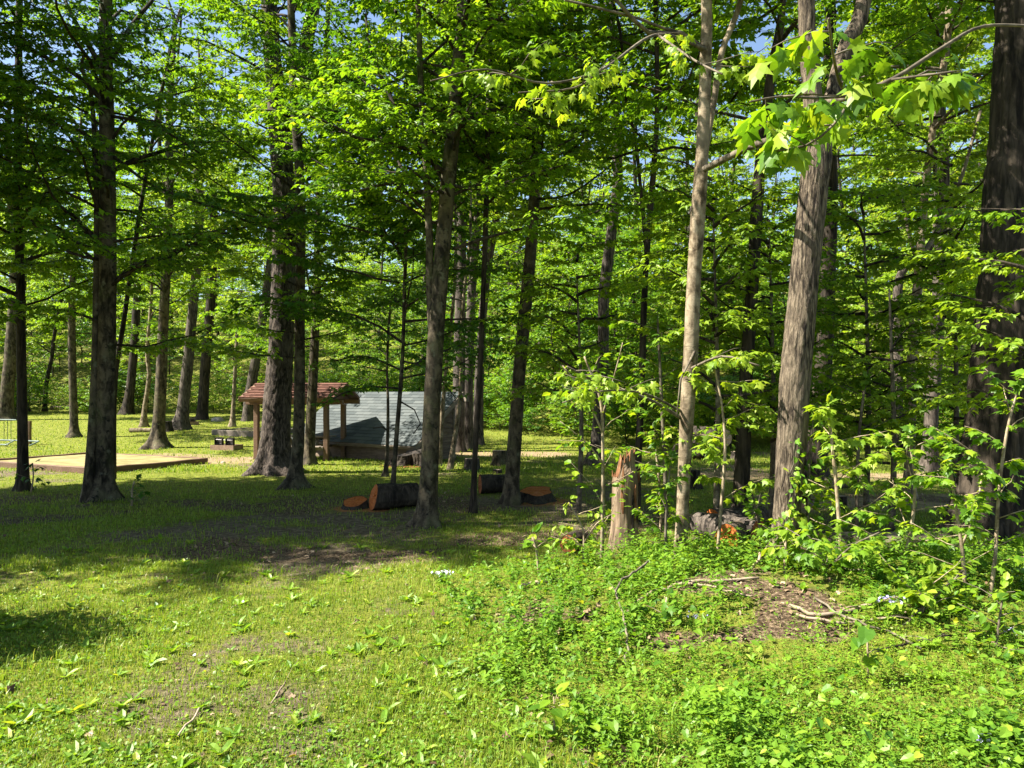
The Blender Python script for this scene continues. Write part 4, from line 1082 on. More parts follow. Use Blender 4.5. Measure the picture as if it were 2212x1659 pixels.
def log(label, c, direction, R, L, cut=('cut_orange', 'cut_pale'), barkm='bark_dark', seed=0, squash=1.0, slant=(0, 0), group=None, cat='log'):
    """lying log; c = foot of its near end on the ground, direction = where it runs"""
    r = np.random.default_rng(seed + 700)
    d = nrm(np.array([direction[0], direction[1], direction[2] if len(direction) > 2 else 0.0])); s = nrm(np.cross([0, 0, 1.0], d)); u = np.cross(d, s)
    o = thing('log', label, cat, tuple(c), group=group)
    ns = 26; th = np.arange(ns) * 2 * math.pi / ns; n = max(4, int(L / .15))
    lob = 1 + .05 * np.cos(3 * th + r.random() * 6) + .06 * (r.random(ns) - .5)
    V = []
    for k in range(n + 1):
        f = k / n
        rr = R * lob * (1 + .03 * r.normal()) * (1 - .08 * f)
        off = f * L + (slant[0] * (1 - f) + slant[1] * f) * np.sin(th) * R
        V.append(d * off[:, None] + s * (rr * np.cos(th))[:, None] + u * (rr * np.sin(th) * squash + R * squash * .95)[:, None])
    V = np.array(V); i = np.arange(n)[:, None] * ns; k = np.arange(ns)[None]
    q = np.stack([i + k, i + (k + 1) % ns, i + ns + (k + 1) % ns, i + ns + k], -1).reshape(-1, 4)
    link('bark_side', Acc().add(V.reshape(-1, 3), q[:, ::-1]).mesh('bark_side', barkm, False), o)
    for e, ring, m in ((0, V[0], cut[0]), (1, V[-1], cut[1])):
        mid = ring.mean(0); kk = np.arange(ns)
        ring2 = mid + (ring - mid) * .99 + d * (.004 if e == 0 else -.004)
        inner = mid + (ring2 - mid) * .5 + d[None] * .012 * r.normal(size=(ns, 1))
        a = Acc().add(np.concatenate([ring2, inner, [mid]]), np.stack([kk, (kk + 1) % ns, ns + (kk + 1) % ns, ns + kk], -1), .2)
        a.f.append(np.stack([ns + kk, ns + (kk + 1) % ns, 0 * kk + 2 * ns], -1)); a.rnd.append(np.full(ns, .2, np.float32)); a.mi.append(np.zeros(ns, np.int32))
        link('cut_face', a.mesh('cut_face', m), o)
    return o
stump('flat fresh-cut stump with orange top left of the tilted log', 766, 1098, 48, 15, 'cut_orange', 'bark_dark', .25, (.02, .07), seed=1)
c = G(806, 1101); log('dark fallen log showing a split orange end beside the slender sapling', c, (.90, .43), .235 * c[1] / 14, .82 * c[1] / 14, ('cut_orange', 'cut_rust'), seed=2, squash=1.0, slant=(.22, .05))
stump('upright bark-covered log section against the cabin back wall', 811, 990, 23, 24, 'cut_rust', 'bark_dark', .05, seed=3, lobes=.05)
stump('rotten rooty stump on orange sawdust at the cabin corner', 890, 1003, 60, 26, 'hollow', 'bark_dark', .5, (.08, .05), seed=4, lobes=.4)
stump('short tan stump with dark right side, nearest the cabin corner grass', 1019, 1014, 32, 24, 'cut_pale', 'bark_grey', .2, seed=5)
stump('tallest grey stump on the sunlit grass edge beyond the round log', 1078, 1005, 30, 32, 'cut_pale', 'bark_maple', .35, seed=6)
stump('tiny round wood slice lying on the grass above the round log', 1074, 1022, 20, 8, 'cut_pale', 'bark_dark', .05, seed=7)
c = G(1036, 1068); log('fat dark round log lying beside the mid-sized leaning maple', c + [0, .1, 0], (.97, .22), .20 * c[1] / 15.5, .55 * c[1] / 15.5, ('cut_rust', 'cut_rust'), seed=8)
stump('wide low cut stump with orange rim on sawdust, right of the leaning maple', 1160, 1082, 62, 22, 'cut_orange', 'bark_dark', .45, (.0, .06), seed=9, lobes=.2)
stump('small square-looking dark stump on the bare path behind the saplings', 1816, 1104, 26, 33, 'cut_pale', 'bark_dark', .05, seed=10, lobes=.05)
stump('short wood block beside the log pile in the far brush', 1590, 1016, 22, 18, 'cut_pale', 'bark_grey', .1, seed=11, depth=24.5)
stump('dark rooted stump foot left of the dark maple, at the lawn shade', 1500, 1062, 22, 40, 'hollow', 'bark_dark', .6, seed=12, depth=17)
for k, (px, py, d, R, L, lab) in enumerate([(1528, 1030, (-.75, .6), .26, 1.1, 'left dark log of the pile in the far brush'), (1545, 1026, (-.4, .9), .30, 1.4, 'middle dark log of the pile in the far brush'), (1572, 1012, (-.35, .93), .34, 1.6, 'raised round-ended log on top of the pile in the far brush')]):
    c = np.array([(px - 1106) / F * 24.2, 24.2 + .25 * k, 0]); c[2] = gz1(c[0], c[1]) + (.36 if k == 2 else 0)
    log(lab, c, d, R, L, ('cut_pale' if k == 2 else 'hollow', 'hollow'), seed=20 + k, group=None)
for k, (px, py, dep, d, R, L, cut, lab) in enumerate([(1570, 1220, 9.9, (.6, .75), .17, .9, 'cut_orange', 'front sawn log with bright orange end in the weeds'), (1640, 1215, 10.1, (-.62, .78), .19, 1.0, 'cut_rust', 'barky log behind with shaded rust-red end'),
                                         (1540, 1200, 10.9, (.9, .4), .17, .9, 'cut_orange', 'rearmost log with torn bark and pale split side')]):
    x = (px - 1106) / F * dep; c = np.array([x, dep, gz1(x, dep) + (.02 if k < 2 else .12)])
    log(lab, c, d, R, L, (cut, 'cut_pale'), 'bark_grey' if k else 'bark_ridged', seed=30 + k)
x = (1228 - 1106) / F * 9.9; log('small log end glowing dark orange at the edge of the weedy bank', np.array([x, 9.9, gz1(x, 9.9) + .03]), (.5, .9), .13, .5, ('cut_rust', 'cut_rust'), seed=40)
x = (1770 - 1106) / F * 9.4; log('pale barkless log lying low behind the ridged tree', np.array([x, 9.4, gz1(x, 9.4)]), (1, .12), .13, 1.5, ('cut_pale', 'cut_pale'), 'bark_pale', seed=41)
x = (1890 - 1106) / F * 9.7; log('rust-brown rotting log among twigs before the huge right trunk', np.array([x, 9.7, gz1(x, 9.7)]), (1, -.1), .12, 1.4, ('cut_rust', 'cut_rust'), 'bark_dark', seed=42)
c = G(280, 934); log('whitish fallen log lying on the far left lawn', c, (1, .05), .10, .95, ('cut_pale', 'cut_pale'), 'bark_pale', seed=43)
c = G(110, 886); log('long pale log pile edge at the brush beyond the left lawn', c, (1, .03), .16, 2.6, ('cut_pale', 'cut_pale'), 'bark_pale', seed=44)
stump('dark stump hidden behind the tan maple with pale roots', 358, 932, 24, 22, 'hollow', 'bark_dark', .4, seed=45)
c = G(1785, 1055); log('pale tan chunk of wood at the foot of the broad dark trunk', c, (1, .1), .12, .6, ('cut_pale', 'cut_pale'), 'bark_pale', seed=46)

def snag():
    dep = 10.4; px = 1346; x = (px - 1106) / F * dep; z = gz1(x, dep)
    o = thing('broken_snag', 'broken dead tree snag with torn orange-tan top on the weedy bank', 'snag', (x, dep, z))
    r = np.random.default_rng(8); ns = 48; th = np.arange(ns) * 2 * math.pi / ns
    R0 = 60 / 2 / F * dep; Htop = EYE + (HOR - 975) / F * dep - z
    # the right half stands higher than the torn left half
    cx = np.cos(th)
    top = Htop * (0.74 + 0.20 * sstep(-.65, -.35, cx) + .06 * sstep(.2, .5, cx)) + .10 * (r.random(ns) - .5)
    n = 34; V = []
    for k in range(n):
        f = k / (n - 1)
        zz = -.1 + f * (top + .1)
        rr = R0 * (1 + .25 * np.exp(-zz / .12) - .10 * f) * (1 + .07 * np.cos(3 * th + 1) + .10 * (vnp(th / 6.283 * 14, zz * 2.5, 14, 4) - .5) + .05 * (vnp(th / 6.283 * 30, zz * 6, 30, 5) - .5))
        rr = rr * (1 - .22 * sstep(.78 * Htop, .86 * Htop, zz))
        V.append(np.stack([rr * np.cos(th) + .06 * zz * .3, rr * np.sin(th), zz], -1))
    V = np.array(V); i = np.arange(n - 1)[:, None] * ns; k = np.arange(ns)[None]
    link('trunk', Acc().add(V.reshape(-1, 3), np.stack([i + k, i + (k + 1) % ns, i + ns + (k + 1) % ns, i + ns + k], -1).reshape(-1, 4)).mesh('trunk', 'snag_wood', False), o)
    # hollow torn inside
    ctr = V[-1].mean(0); W = []
    for f, dz in ((1.0, 0), (.72, -.06), (.55, -.22), (.35, -.34)):
        ring = ctr * [1, 1, 0] + (V[-1] - ctr * [1, 1, 0]) * [f, f, 1]
        ring[:, 2] = ring[:, 2] + dz + .06 * (r.random(ns) - .5) * (f < 1); W.append(ring)
    W = np.array(W); n2 = len(W); i = np.arange(n2 - 1)[:, None] * ns
    a = Acc().add(W.reshape(-1, 3), np.stack([i + k, i + (k + 1) % ns, i + ns + (k + 1) % ns, i + ns + k], -1).reshape(-1, 4))
    a.f.append(np.arange(ns)[None] + (n2 - 1) * ns); a.rnd.append(np.full(1, .5, np.float32)); a.mi.append(np.zeros(1, np.int32))
    link('torn_top', a.mesh('torn_top', 'snag_heart'), o)
    # flakes of bark and splinters
    for k in range(14):
        t = r.uniform(-1.9, .5); zz = r.uniform(.1, Htop * .8); p = np.array([R0 * 1.02 * math.cos(t) + .01, R0 * 1.02 * math.sin(t), zz])
        a = Acc(); L = r.uniform(.1, .35); d = np.array([math.cos(t) * .08, math.sin(t) * .08, 1])
        tube(a, np.array([p, p + d * L * .5, p + d * L]), np.array([.012, .022, .004]), 5)
        link('bark_flake', a.mesh('bark_flake', 'bark_dark' if k % 2 else 'snag_heart'), o)
    for k in range(9):
        t = r.uniform(0, 6.28); j = int(t / 6.283 * ns) % ns; p = V[-1][j] + [0, 0, -.05]
        a = Acc(); tube(a, np.array([p, p + [r.normal(0, .01), r.normal(0, .01), r.uniform(.06, .15)]]), np.array([.016, .003]), 4)
        link('splinter', a.mesh('splinter', 'snag_heart'), o)
snag()
# ------------------------------------------------------------------ saplings on the bank, every leaf a piece of its own
rng = np.random.default_rng(300)
def leaf_var(tmpl, mat, n, name='leaf'):
    out = []
    for k in range(n):
        r = np.random.default_rng(k + 50); v, f = tmpl
        v = v.copy(); v[:, 2] += .10 * r.normal() * v[:, 0] - .12 * r.random() * v[:, 1] ** 2 - .1 * r.random() * v[:, 0] ** 2; v[:, 0] *= r.uniform(.85, 1.1)
        a = Acc().add(v, f, (k + .5) / n)
        out.append(a.mesh(name, mat))
    return out
VAR = {'maple': leaf_var(MAPLE, 'leaf_maple', 7), 'pale': leaf_var(MAPLE, 'leaf_pale', 7), 'oval': leaf_var(OVAL, 'leaf_maple', 7), 'ovalpale': leaf_var(OVAL, 'leaf_pale', 7), 'heart': leaf_var(HEART, 'leaf_weed', 7), 'deep': leaf_var(MAPLE, 'leaf_deep', 5)}
def put_leaf(root, kind, p, ax, size, r, tilt=.3):
    a = nrm(np.asarray(ax, float)); u = np.array([0, 0, 1.0]) + r.normal(0, tilt, 3)
    z = nrm(u - a * u.dot(a)); x = np.cross(a, z)
    m = basis_mat(p, x * size, a * size, z * size)
    link('leaf', VAR[kind][int(r.integers(0, len(VAR[kind])))], root, mat4=m)

def sapling(label, pts, depth, kind='maple', nb=6, bl=.5, nl=60, seed=0, size=.085,  t0=.35, droop=.5, barkm='bark_stem', name='sapling', extra=(), rise=.25):
    r = np.random.default_rng(seed + 3000); nl = min(280, int(nl * (2.3 if nl > 40 else 1.2))); size *= 1.2; bl *= 1.35
    x = (pts[0][0] - 1106) / F * depth; foot = np.array([x, depth, gz1(x, depth) - .02])
    P = np.array([AT(p[0], p[1], depth + (p[3] if len(p) > 3 else 0)) - foot for p in pts]); R = np.array([p[2] / 2 / F * depth for p in pts])
    P[0] = [0, 0, -.05]
    o = thing(name, label, 'sapling', tuple(foot))
    P, R = resample(P, R, .08)
    a = Acc(); tube(a, P, R, 7)
    spots = []
    L = np.linspace(t0, 1, nb)
    br = []
    for k, t in enumerate(L):
        i = min(len(P) - 1, int(t * (len(P) - 1))); az = k * 2.4 + r.normal(0, .5) + seed
        if k == nb - 1: br.append((P[i:], None)); spots.append((P[i], nrm(P[-1] - P[-2] + [0, 0, -.1]), bl * .5)); continue
        q = limb_path(P[i], az, math.radians(r.uniform(10, 50)), bl * r.uniform(.6, 1.2) * (1.15 - .5 * t), r, n=4, up=rise)
        tube(a, q, np.linspace(min(R[i] * .6, .006), .002, len(q)), 4)
        br.append((q, None))
    for e in extra:
        q = np.array([AT(p[0], p[1], depth + p[3]) - foot for p in e]); rr = np.array([p[2] / 2 / F * depth for p in e]); q, rr = resample(q, rr, .1)
        tube(a, q, rr, 5); br.append((q, None)); br.append((q, None))
    link('stem', a.mesh('stem', barkm, True), o)
    for k in range(nl):
        q = br[k % len(br)][0]
        f = r.random() ** .7 * (len(q) - 1); i = min(len(q) - 2, int(f)) if len(q) > 1 else 0
        p = q[i] + (q[i + 1] - q[i]) * (f - i) if len(q) > 1 else q[0]
        d = nrm(q[-1] - q[0]) if len(q) > 1 else np.array([0, 0, 1.0])
        s = r.choice([-1, 1]); side = nrm(np.cross(d, [0, 0, 1.0]) + 1e-6)
        ax = d * r.uniform(.2, 1.0) + s * side * r.uniform(.4, 1.1) + np.array([0, 0, -droop * r.uniform(.2, 1.5)])
        put_leaf(o, kind, p + nrm(ax) * size * r.uniform(.2, .7) + r.normal(0, .012, 3), ax, size * r.uniform(.6, 1.25), r)
    return o
sapling('bushy bright sapling with oval leaves rising left of the broken snag', [(1300, 1215, 9), (1302, 1080, 8), (1302, 960, 7), (1296, 860, 6), (1262, 770, 4)], 9.5, 'oval', 10, .62, 130, 1, .085, t0=.2,
        extra=[[(1304, 940, 5, 0), (1262, 850, 4, -.1), (1215, 790, 3, -.2)], [(1308, 1010, 5, 0), (1270, 960, 3, -.2), (1210, 910, 2, -.3)], [(1300, 900, 4, 0), (1330, 800, 3, -.1), (1345, 740, 2, -.2)]])
sapling('low drooping-leaved seedling with forked pale stem left of the snag', [(1258, 1228, 7), (1261, 1180, 5), (1258, 1140, 4), (1228, 1085, 3)], 8.9, 'ovalpale', 6, .34, 46, 2, .075, t0=.3, droop=.9,
        extra=[[(1260, 1175, 4, 0), (1290, 1130, 3, -.05), (1325, 1110, 2, -.1)], [(1260, 1180, 3, 0), (1210, 1150, 2, -.1)]])
sapling('small seedling with an umbrella of big leaves standing alone at the bank edge', [(1166, 1212, 6), (1158, 1185, 5), (1150, 1160, 4)], 8.6, 'heart', 5, .16, 13, 3, .10, t0=.8, droop=.4, name='seedling')
sapling('leafy sapling with rounded leaves hugging the right side of the snag', [(1420, 1200, 8), (1428, 1130, 7), (1424, 1040, 6), (1412, 930, 5)], 10.9, 'oval', 10, .42, 120, 4, .075, t0=.15)
sapling('low leafy shoot between the snag and the pale maple', [(1440, 1235, 7), (1438, 1150, 6), (1442, 1060, 4), (1450, 990, 3)], 8.7, 'maple', 9, .36, 90, 5, .075, t0=.1, barkm='bark_twig')
sapling('maple sapling with thin jointed stem between the pale maple and the dark maple', [(1548, 1235, 8), (1556, 1120, 7), (1566, 980, 7), (1560, 880, 5), (1540, 780, 4)], 9.0, 'pale', 10, .6, 100, 6, .10, t0=.35, droop=.7)
sapling('shrub of small leaves against the dark maple foot', [(1646, 1200, 8), (1640, 1130, 6), (1622, 1060, 4)], 8.8, 'oval', 8, .30, 70, 7, .06, t0=.3, barkm='bark_twig')
sapling('upright maple sapling with smooth cream stem right of the ridged tree', [(1818, 1250, 9), (1814, 1150, 9), (1806, 1040, 8), (1794, 930, 7), (1788, 880, 5)], 8.0, 'pale', 11, .52, 110, 8, .095, t0=.25, droop=.6)
sapling('tall maple sapling with two-stepped stem left of the huge right trunk', [(1952, 1290, 8), (1956, 1200, 8), (1972, 1120, 7), (1976, 1030, 6), (1962, 940, 4)], 7.6, 'maple', 11, .5, 120, 9, .09, t0=.2, droop=.5)
sapling('forked pale sapling in front of the huge right trunk', [(2086, 1310, 9), (2080, 1200, 8), (2064, 1090, 7), (2052, 1000, 5)], 7.0, 'maple', 9, .40, 90, 10, .085, t0=.2, extra=[[(2078, 1180, 6, 0), (2110, 1100, 5, -.1), (2122, 1020, 4, -.1)]])
sapling('tall thin sapling nearest the right edge with leaves over the dark bark', [(2136, 1330, 9), (2150, 1200, 8), (2158, 1060, 7), (2176, 930, 6), (2204, 820, 4)], 6.8, 'maple', 12, .5, 140, 11, .09, t0=.2, extra=[[(2160, 1040, 5, 0), (2090, 970, 4, -.1), (2010, 920, 3, -.2)]])
sapling('cream-stemmed seedling with drooping lime leaves at the ridged tree foot', [(1694, 1265, 7), (1696, 1200, 6), (1700, 1140, 4)], 7.6, 'ovalpale', 5, .22, 26, 12, .085, t0=.6, droop=1.0, name='seedling')
sapling('spreading low maple with broad leaves between ridged tree and cream-stemmed sapling', [(1790, 1285, 9), (1786, 1240, 7), (1770, 1190, 5), (1740, 1150, 3)], 7.4, 'maple', 9, .48, 110, 13, .085, t0=.2, barkm='bark_twig', extra=[[(1786, 1230, 5, 0), (1840, 1180, 4, -.1), (1900, 1150, 3, -.15)]])
sapling('bright lime shrub of pointed leaves low before the huge right trunk', [(1990, 1345, 8), (1996, 1300, 6), (2010, 1250, 4)], 6.5, 'ovalpale', 9, .38, 110, 14, .075, t0=.1)
sapling('small shrub of dull leaves at the right edge under the huge trunk', [(2150, 1390, 7), (2160, 1330, 5), (2170, 1270, 3)], 5.9, 'oval', 8, .30, 70, 15, .07, t0=.1, barkm='bark_twig')
sapling('dark-leaved seedling in the middle of the sunlit bank', [(1432, 1380, 6), (1436, 1330, 5), (1440, 1290, 3)], 6.6, 'deep', 5, .16, 14, 16, .075, t0=.5, name='seedling')
sapling('seedling with one large dark leaf pair in the bank foreground', [(1876, 1430, 5), (1874, 1390, 4), (1872, 1360, 3)], 5.4, 'heart', 4, .12, 9, 17, .085, t0=.6, name='seedling')
sapling('seedling of three-part leaves at the bottom centre of the bank', [(1196, 1560, 5), (1198, 1530, 4), (1196, 1505, 3)], 4.75, 'oval', 5, .13, 15, 18, .085, t0=.5, name='seedling')
sapling('leafy sprout at the foot of the double-stemmed maple', [(284, 1085, 5), (286, 1060, 4), (290, 1040, 3)], 14.4, 'deep', 5, .3, 22, 19, .09, t0=.4, name='seedling')
sapling('dark-leaved sprout beside the thin left-edge maple', [(66, 1064, 4), (72, 1030, 3), (70, 1000, 3)], 16.3, 'deep', 5, .3, 20, 20, .10, t0=.3, name='seedling')
sapling('sapling with wide layered leaves behind the pale maple at mid height', [(1440, 1160, 9), (1436, 1000, 9), (1430, 880, 8), (1424, 760, 6), (1420, 680, 4)], 10.8, 'maple', 13, .8, 150, 21, .10, t0=.35, droop=.5, barkm='bark_twig')
sapling('layered maple sapling behind the ridged tree and cream stem', [(1850, 1180, 9), (1852, 1060, 8), (1856, 940, 7), (1870, 820, 5)], 10.5, 'maple', 12, .75, 150, 22, .10, t0=.2, droop=.5, barkm='bark_twig')

# big leaves of the pale maple's long limb that reaches towards the camera, and its low boughs
def bough(root, foot, mat_kind, paths, nl, size, seed, droop=.8, name='limb', barkm='bark_twig', subs=0, sl=.5):
    r = np.random.default_rng(seed); a = Acc(); br = []
    for pts in paths:
        q = np.array([AT(p[0], p[1], p[3]) - foot for p in pts]); rr = np.array([p[2] / 2 / F * p[3] for p in pts])
        q, rr = resample(q, rr, .12); tube(a, q, rr, 7); br.append(q)
    for k in range(subs):
        q0 = br[k % len(paths)]; p = q0[int(r.uniform(.3, .95) * (len(q0) - 1))]
        q = limb_path(p, r.uniform(0, 6.28), math.radians(r.uniform(-10, 30)), sl * r.uniform(.5, 1.1), r, n=4, up=.0)
        tube(a, q, np.linspace(.006, .0025, len(q)), 4); br.append(q)
    link(name, a.mesh(name, barkm, True), root)
    for k in range(nl):
        q = br[k % len(br)]; f = r.uniform(.15, 1) * (len(q) - 1.01); i = int(f); p = q[i] + (q[i + 1] - q[i]) * (f - i)
        d = nrm(q[min(i + 1, len(q) - 1)] - q[i]); side = nrm(np.cross(d, [0, 0, 1.0]) + 1e-6) * r.choice([-1, 1])
        ax = d * r.uniform(0, .8) + side * r.uniform(.3, 1.0) + np.array([0, 0, -droop * r.uniform(.3, 1.4)])
        put_leaf(root, mat_kind, p + nrm(ax) * size * r.uniform(.3, .9), ax, size * r.uniform(.65, 1.2), r, .35)
bough(PALE, PALE_FOOT, 'maple', [[(1518, 367, 15, 9.2), (1608, 323, 15, 8.0), (1708, 283, 15, 6.6), (1754, 233, 16, 5.4), (1841, 207, 15, 4.6), (1930, 170, 10, 4.4), (2040, 100, 8, 4.5), (2125, 57, 7, 4.7), (2260, 58, 6, 5.0)],
      [(1838, 207, 10, 4.6), (1815, 180, 8, 4.3), (1800, 120, 6, 4.0), (1790, 40, 5, 3.7)], [(1838, 207, 7, 4.6), (1760, 212, 6, 4.4), (1690, 208, 5, 4.2), (1620, 220, 4, 4.1)],
      [(1838, 215, 7, 4.6), (1800, 270, 6, 4.5), (1740, 315, 5, 4.4), (1650, 328, 4, 4.3)], [(1925, 172, 6, 4.4), (1980, 165, 5, 4.3), (2060, 155, 4, 4.2)]], 240, .135, 61, subs=16, sl=.4)
bough(PALE, PALE_FOOT, 'pale', [[(1474, 905, 8, 9.2), (1400, 862, 7, 8.9), (1310, 835, 6, 8.6), (1225, 792, 4, 8.3)], [(1474, 890, 7, 9.2), (1390, 850, 5, 8.6), (1300, 845, 4, 8.2), (1215, 870, 3, 8.0)],
      [(1484, 800, 7, 9.2), (1560, 770, 5, 8.7), (1640, 790, 4, 8.4)]], 230, .10, 62, subs=14, sl=.5, name='bough')
bough(PALE, PALE_FOOT, 'pale', [[(1522, 105, 8, 9.1), (1420, 75, 7, 7.8), (1300, 150, 6, 6.8), (1180, 180, 5, 6.2), (1050, 150, 4, 5.9), (930, 175, 3, 5.7)], [(1300, 150, 5, 6.8), (1240, 190, 4, 6.5), (1120, 200, 3, 6.3)],
      [(1420, 75, 6, 7.8), (1500, 130, 5, 7.0), (1560, 160, 4, 6.6)]], 200, .095, 63, subs=14, sl=.55, name='upper_limb')

# ivy on the ridged tree
iv = thing('ivy_vine', 'leafy ivy climbing the foot of the ridged tree', 'ivy', tuple(RIDGE_FOOT))
a = Acc(); r = np.random.default_rng(66); lv = []
for k in range(7):
    t = r.uniform(-2.9, .4); z = np.linspace(0, r.uniform(.9, 1.75), 12)
    rad = .235 + .14 * np.exp(-z / .2)
    tt = t + np.cumsum(r.normal(0, .10, 12)); P = np.stack([rad * np.cos(tt) + .06 * z, rad * np.sin(tt), z], -1)
    tube(a, P, np.linspace(.011, .004, 12), 5); lv.append(P)
link('stem', a.mesh('stem', 'bark_twig', True), iv)
for k in range(230):
    P = lv[k % 7]; p = P[int(r.integers(2, 12))] + r.normal(0, .035, 3); out = nrm(p * [1, 1, 0])
    p = p + out * r.uniform(.0, .10)
    put_leaf(iv, 'heart', p, out * .7 + r.normal(0, .4, 3) + np.array([0, 0, -.6]), .065 * r.uniform(.7, 1.3), r, .5)

# ------------------------------------------------------------------ grass, weeds, dead leaves
def frustum(n, y0, y1, pw, rng, marg=.3):
    u = rng.random(n); a = 1 - pw
    y = (y0 ** a + u * (y1 ** a - y0 ** a)) ** (1 / a)
    x = rng.uniform(-1, 1, n) * (y * .69 + marg)
    return x, y
GR = 'grass'
acc = Acc()
def blades(n, y0, y1, pw, h0, h1, w, prob, two=True, tone=0.0):
    x, y = frustum(n, y0, y1, pw, rng)
    keep = rng.random(n) < prob(x, y); x, y = x[keep], y[keep]; n = len(x)
    z = gz(x, y); az = rng.random(n) * 6.283; lean = rng.uniform(.1, .75, n); h = rng.uniform(h0, h1, n) * (.7 + .6 * vn(x * 1.3, y * 1.3, 33)); ww = w * rng.uniform(.7, 1.4, n)
    b = np.stack([x, y, z - .004], -1); d = np.stack([np.cos(az), np.sin(az), 0 * az], -1); s = np.stack([-np.sin(az), np.cos(az), 0 * az], -1)
    m = b + d * (h * lean * .35)[:, None] + np.array([0, 0, 1.0]) * (h * .62)[:, None]
    t = b + d * (h * lean)[:, None] + np.array([0, 0, 1.0]) * (h * (1 - .25 * lean))[:, None]
    V = np.stack([b - s * ww[:, None] / 2, b + s * ww[:, None] / 2, m + s * ww[:, None] * .4, m - s * ww[:, None] * .4, t], 1)
    k = np.arange(n)[:, None] * 5
    rr = np.clip(.45 + tone + .5 * (fbm(x * .8, y * .8, 55) - .5) + rng.normal(0, .2, n), 0, 1)
    nv = acc.nv
    acc.add(V.reshape(-1, 3), k + np.array([[0, 1, 2, 3]]), rr)
    acc.f.append(nv + k + np.array([[3, 2, 4]])); acc.rnd.append(rr.astype(np.float32)); acc.mi.append(np.zeros(n, np.int32))
def gprob(x, y):
    g, s, l, w = masks(x, y)
    return np.clip((g - .18) * 1.7, 0.04, 1) * (1 - .85 * s) * (1 - .8 * l) * (1 - w) * (1 - .75 * weed_mask(x, y)) * (y < wood_edge(x) + 3)
def tuft(x, y):
    return gprob(x, y) * (fbm(x * 1.1, y * 1.1, 91, 2) > .60)
blades(150000, 4.0, 10, 1.6, .025, .07, .0055, gprob)
blades(90000, 9, 22, 1.6, .03, .075, .010, gprob)
blades(60000, 20, 52, 1.4, .05, .10, .022, gprob)
blades(14000, 4.0, 14, 1.6, .08, .17, .0065, tuft, tone=.1)
# clover, creeping weeds and plantain in the lawn
x, y = frustum(70000, 4.0, 13, 1.7, rng); k = rng.random(len(x)) < gprob(x, y) * (.35 + .65 * (fbm(x * .9 + 7, y * .9, 66, 3) > .46)); x, y = x[k], y[k]; n = len(x)
ax = rng.normal(0, 1, (n, 3)) * [1, 1, .35]; p = np.stack([x, y, gz(x, y) + rng.uniform(.006, .04, n)], -1)
add_leaves(acc, FAR, p, ax, rng.uniform(.014, .034, n), rng, np.clip(.5 + .5 * (fbm(x, y, 57) - .5) + rng.normal(0, .18, n), 0, 1), tilt=.4, mat=1)
x, y = frustum(900, 4.0, 11, 1.5, rng); k = rng.random(len(x)) < gprob(x, y) * .9; x, y = x[k], y[k]
for cx, cy in zip(x, y):
    m = int(rng.integers(4, 8)); az = rng.random() * 6 + np.arange(m) * 6.283 / m + rng.normal(0, .3, m); up = rng.uniform(.25, 1.0, m)
    axx = np.stack([np.cos(az), np.sin(az), up], -1); s = rng.uniform(.06, .12)
    pp = np.tile([cx, cy, gz1(cx, cy) + .005], (m, 1))
    add_leaves(acc, OVAL, pp, axx, s * rng.uniform(.7, 1.2, m), rng, np.clip(rng.normal(.62, .2, m), 0, 1), tilt=.15, mat=1, width=.62)
tag(link('grass', acc.mesh('grass', ['blade', 'leaf_weed'])), 'short patchy grass, clover and plantain of the lawn', 'grass', kind='stuff')

acc = Acc()
def wprob(x, y):
    l = masks(x, y)[2]
    return weed_mask(x, y) * (1 - .80 * l) * (.55 + .45 * sstep(.36, .5, fbm(x * 1.6, y * 1.6, 75, 3)))
# leafy stems
x, y = frustum(15000, 3.9, 10.6, 1.45, rng, .4); k = rng.random(len(x)) < wprob(x, y); x, y = x[k], y[k]; n = len(x)
hh = (.05 + .17 * fbm(x * .9, y * .9, 71, 3) ** 1.2) * rng.uniform(.6, 1.35, n) * (1 + .5 * sstep(6.5, 8.5, y)); az0 = rng.random(n) * 6.283
sz0 = .026 + .05 * sstep(.35, .7, fbm(x * 1.4, y * 1.4, 74, 2)) * rng.uniform(.5, 1.2, n); lean = rng.normal(0, .18, (n, 2)); z = gz(x, y); tone = .45 + .8 * (fbm(x * .7, y * .7, 73) - .5) - .12 * sstep(2.2, 4, x)
for lvl in range(5):
    f = (lvl + 1) / 5
    for pr in range(2):
        az = az0 + lvl * 1.57 + pr * math.pi + rng.normal(0, .3, n)
        axx = np.stack([np.cos(az), np.sin(az), rng.uniform(-.35, .5, n) + .5 * (lvl == 4)], -1)
        p = np.stack([x + lean[:, 0] * hh * f, y + lean[:, 1] * hh * f, z + hh * f], -1)
        add_leaves(acc, LANCE if lvl % 2 else FAR, p, axx, sz0 * rng.uniform(.7, 1.25, n) * (1.1 - .35 * f), rng, np.clip(tone + rng.normal(0, .15, n) + .1 * (f - .5), 0, 1), tilt=.25, width=1.0 if lvl % 2 else .8)
# heart and oval leaves standing over them
for tm, cnt, s0, s1, seed2 in ((HEART, 3600, .035, .075, 81), (OVAL, 3600, .04, .085, 83)):
    x, y = frustum(cnt, 3.9, 10.2, 1.5, rng, .4); k = rng.random(cnt) < wprob(x, y) * (.3 + .9 * (fbm(x * .8, y * .8, seed2, 3) > .48)); x, y = x[k], y[k]; n = len(x)
    az = rng.random(n) * 6.283; axx = np.stack([np.cos(az), np.sin(az), rng.uniform(-.7, .15, n)], -1)
    p = np.stack([x, y, gz(x, y) + rng.uniform(.06, .24, n)], -1)
    add_leaves(acc, tm, p, axx, rng.uniform(s0, s1, n), rng, np.clip(rng.normal(.5, .22, n), 0, 1), tilt=.35)
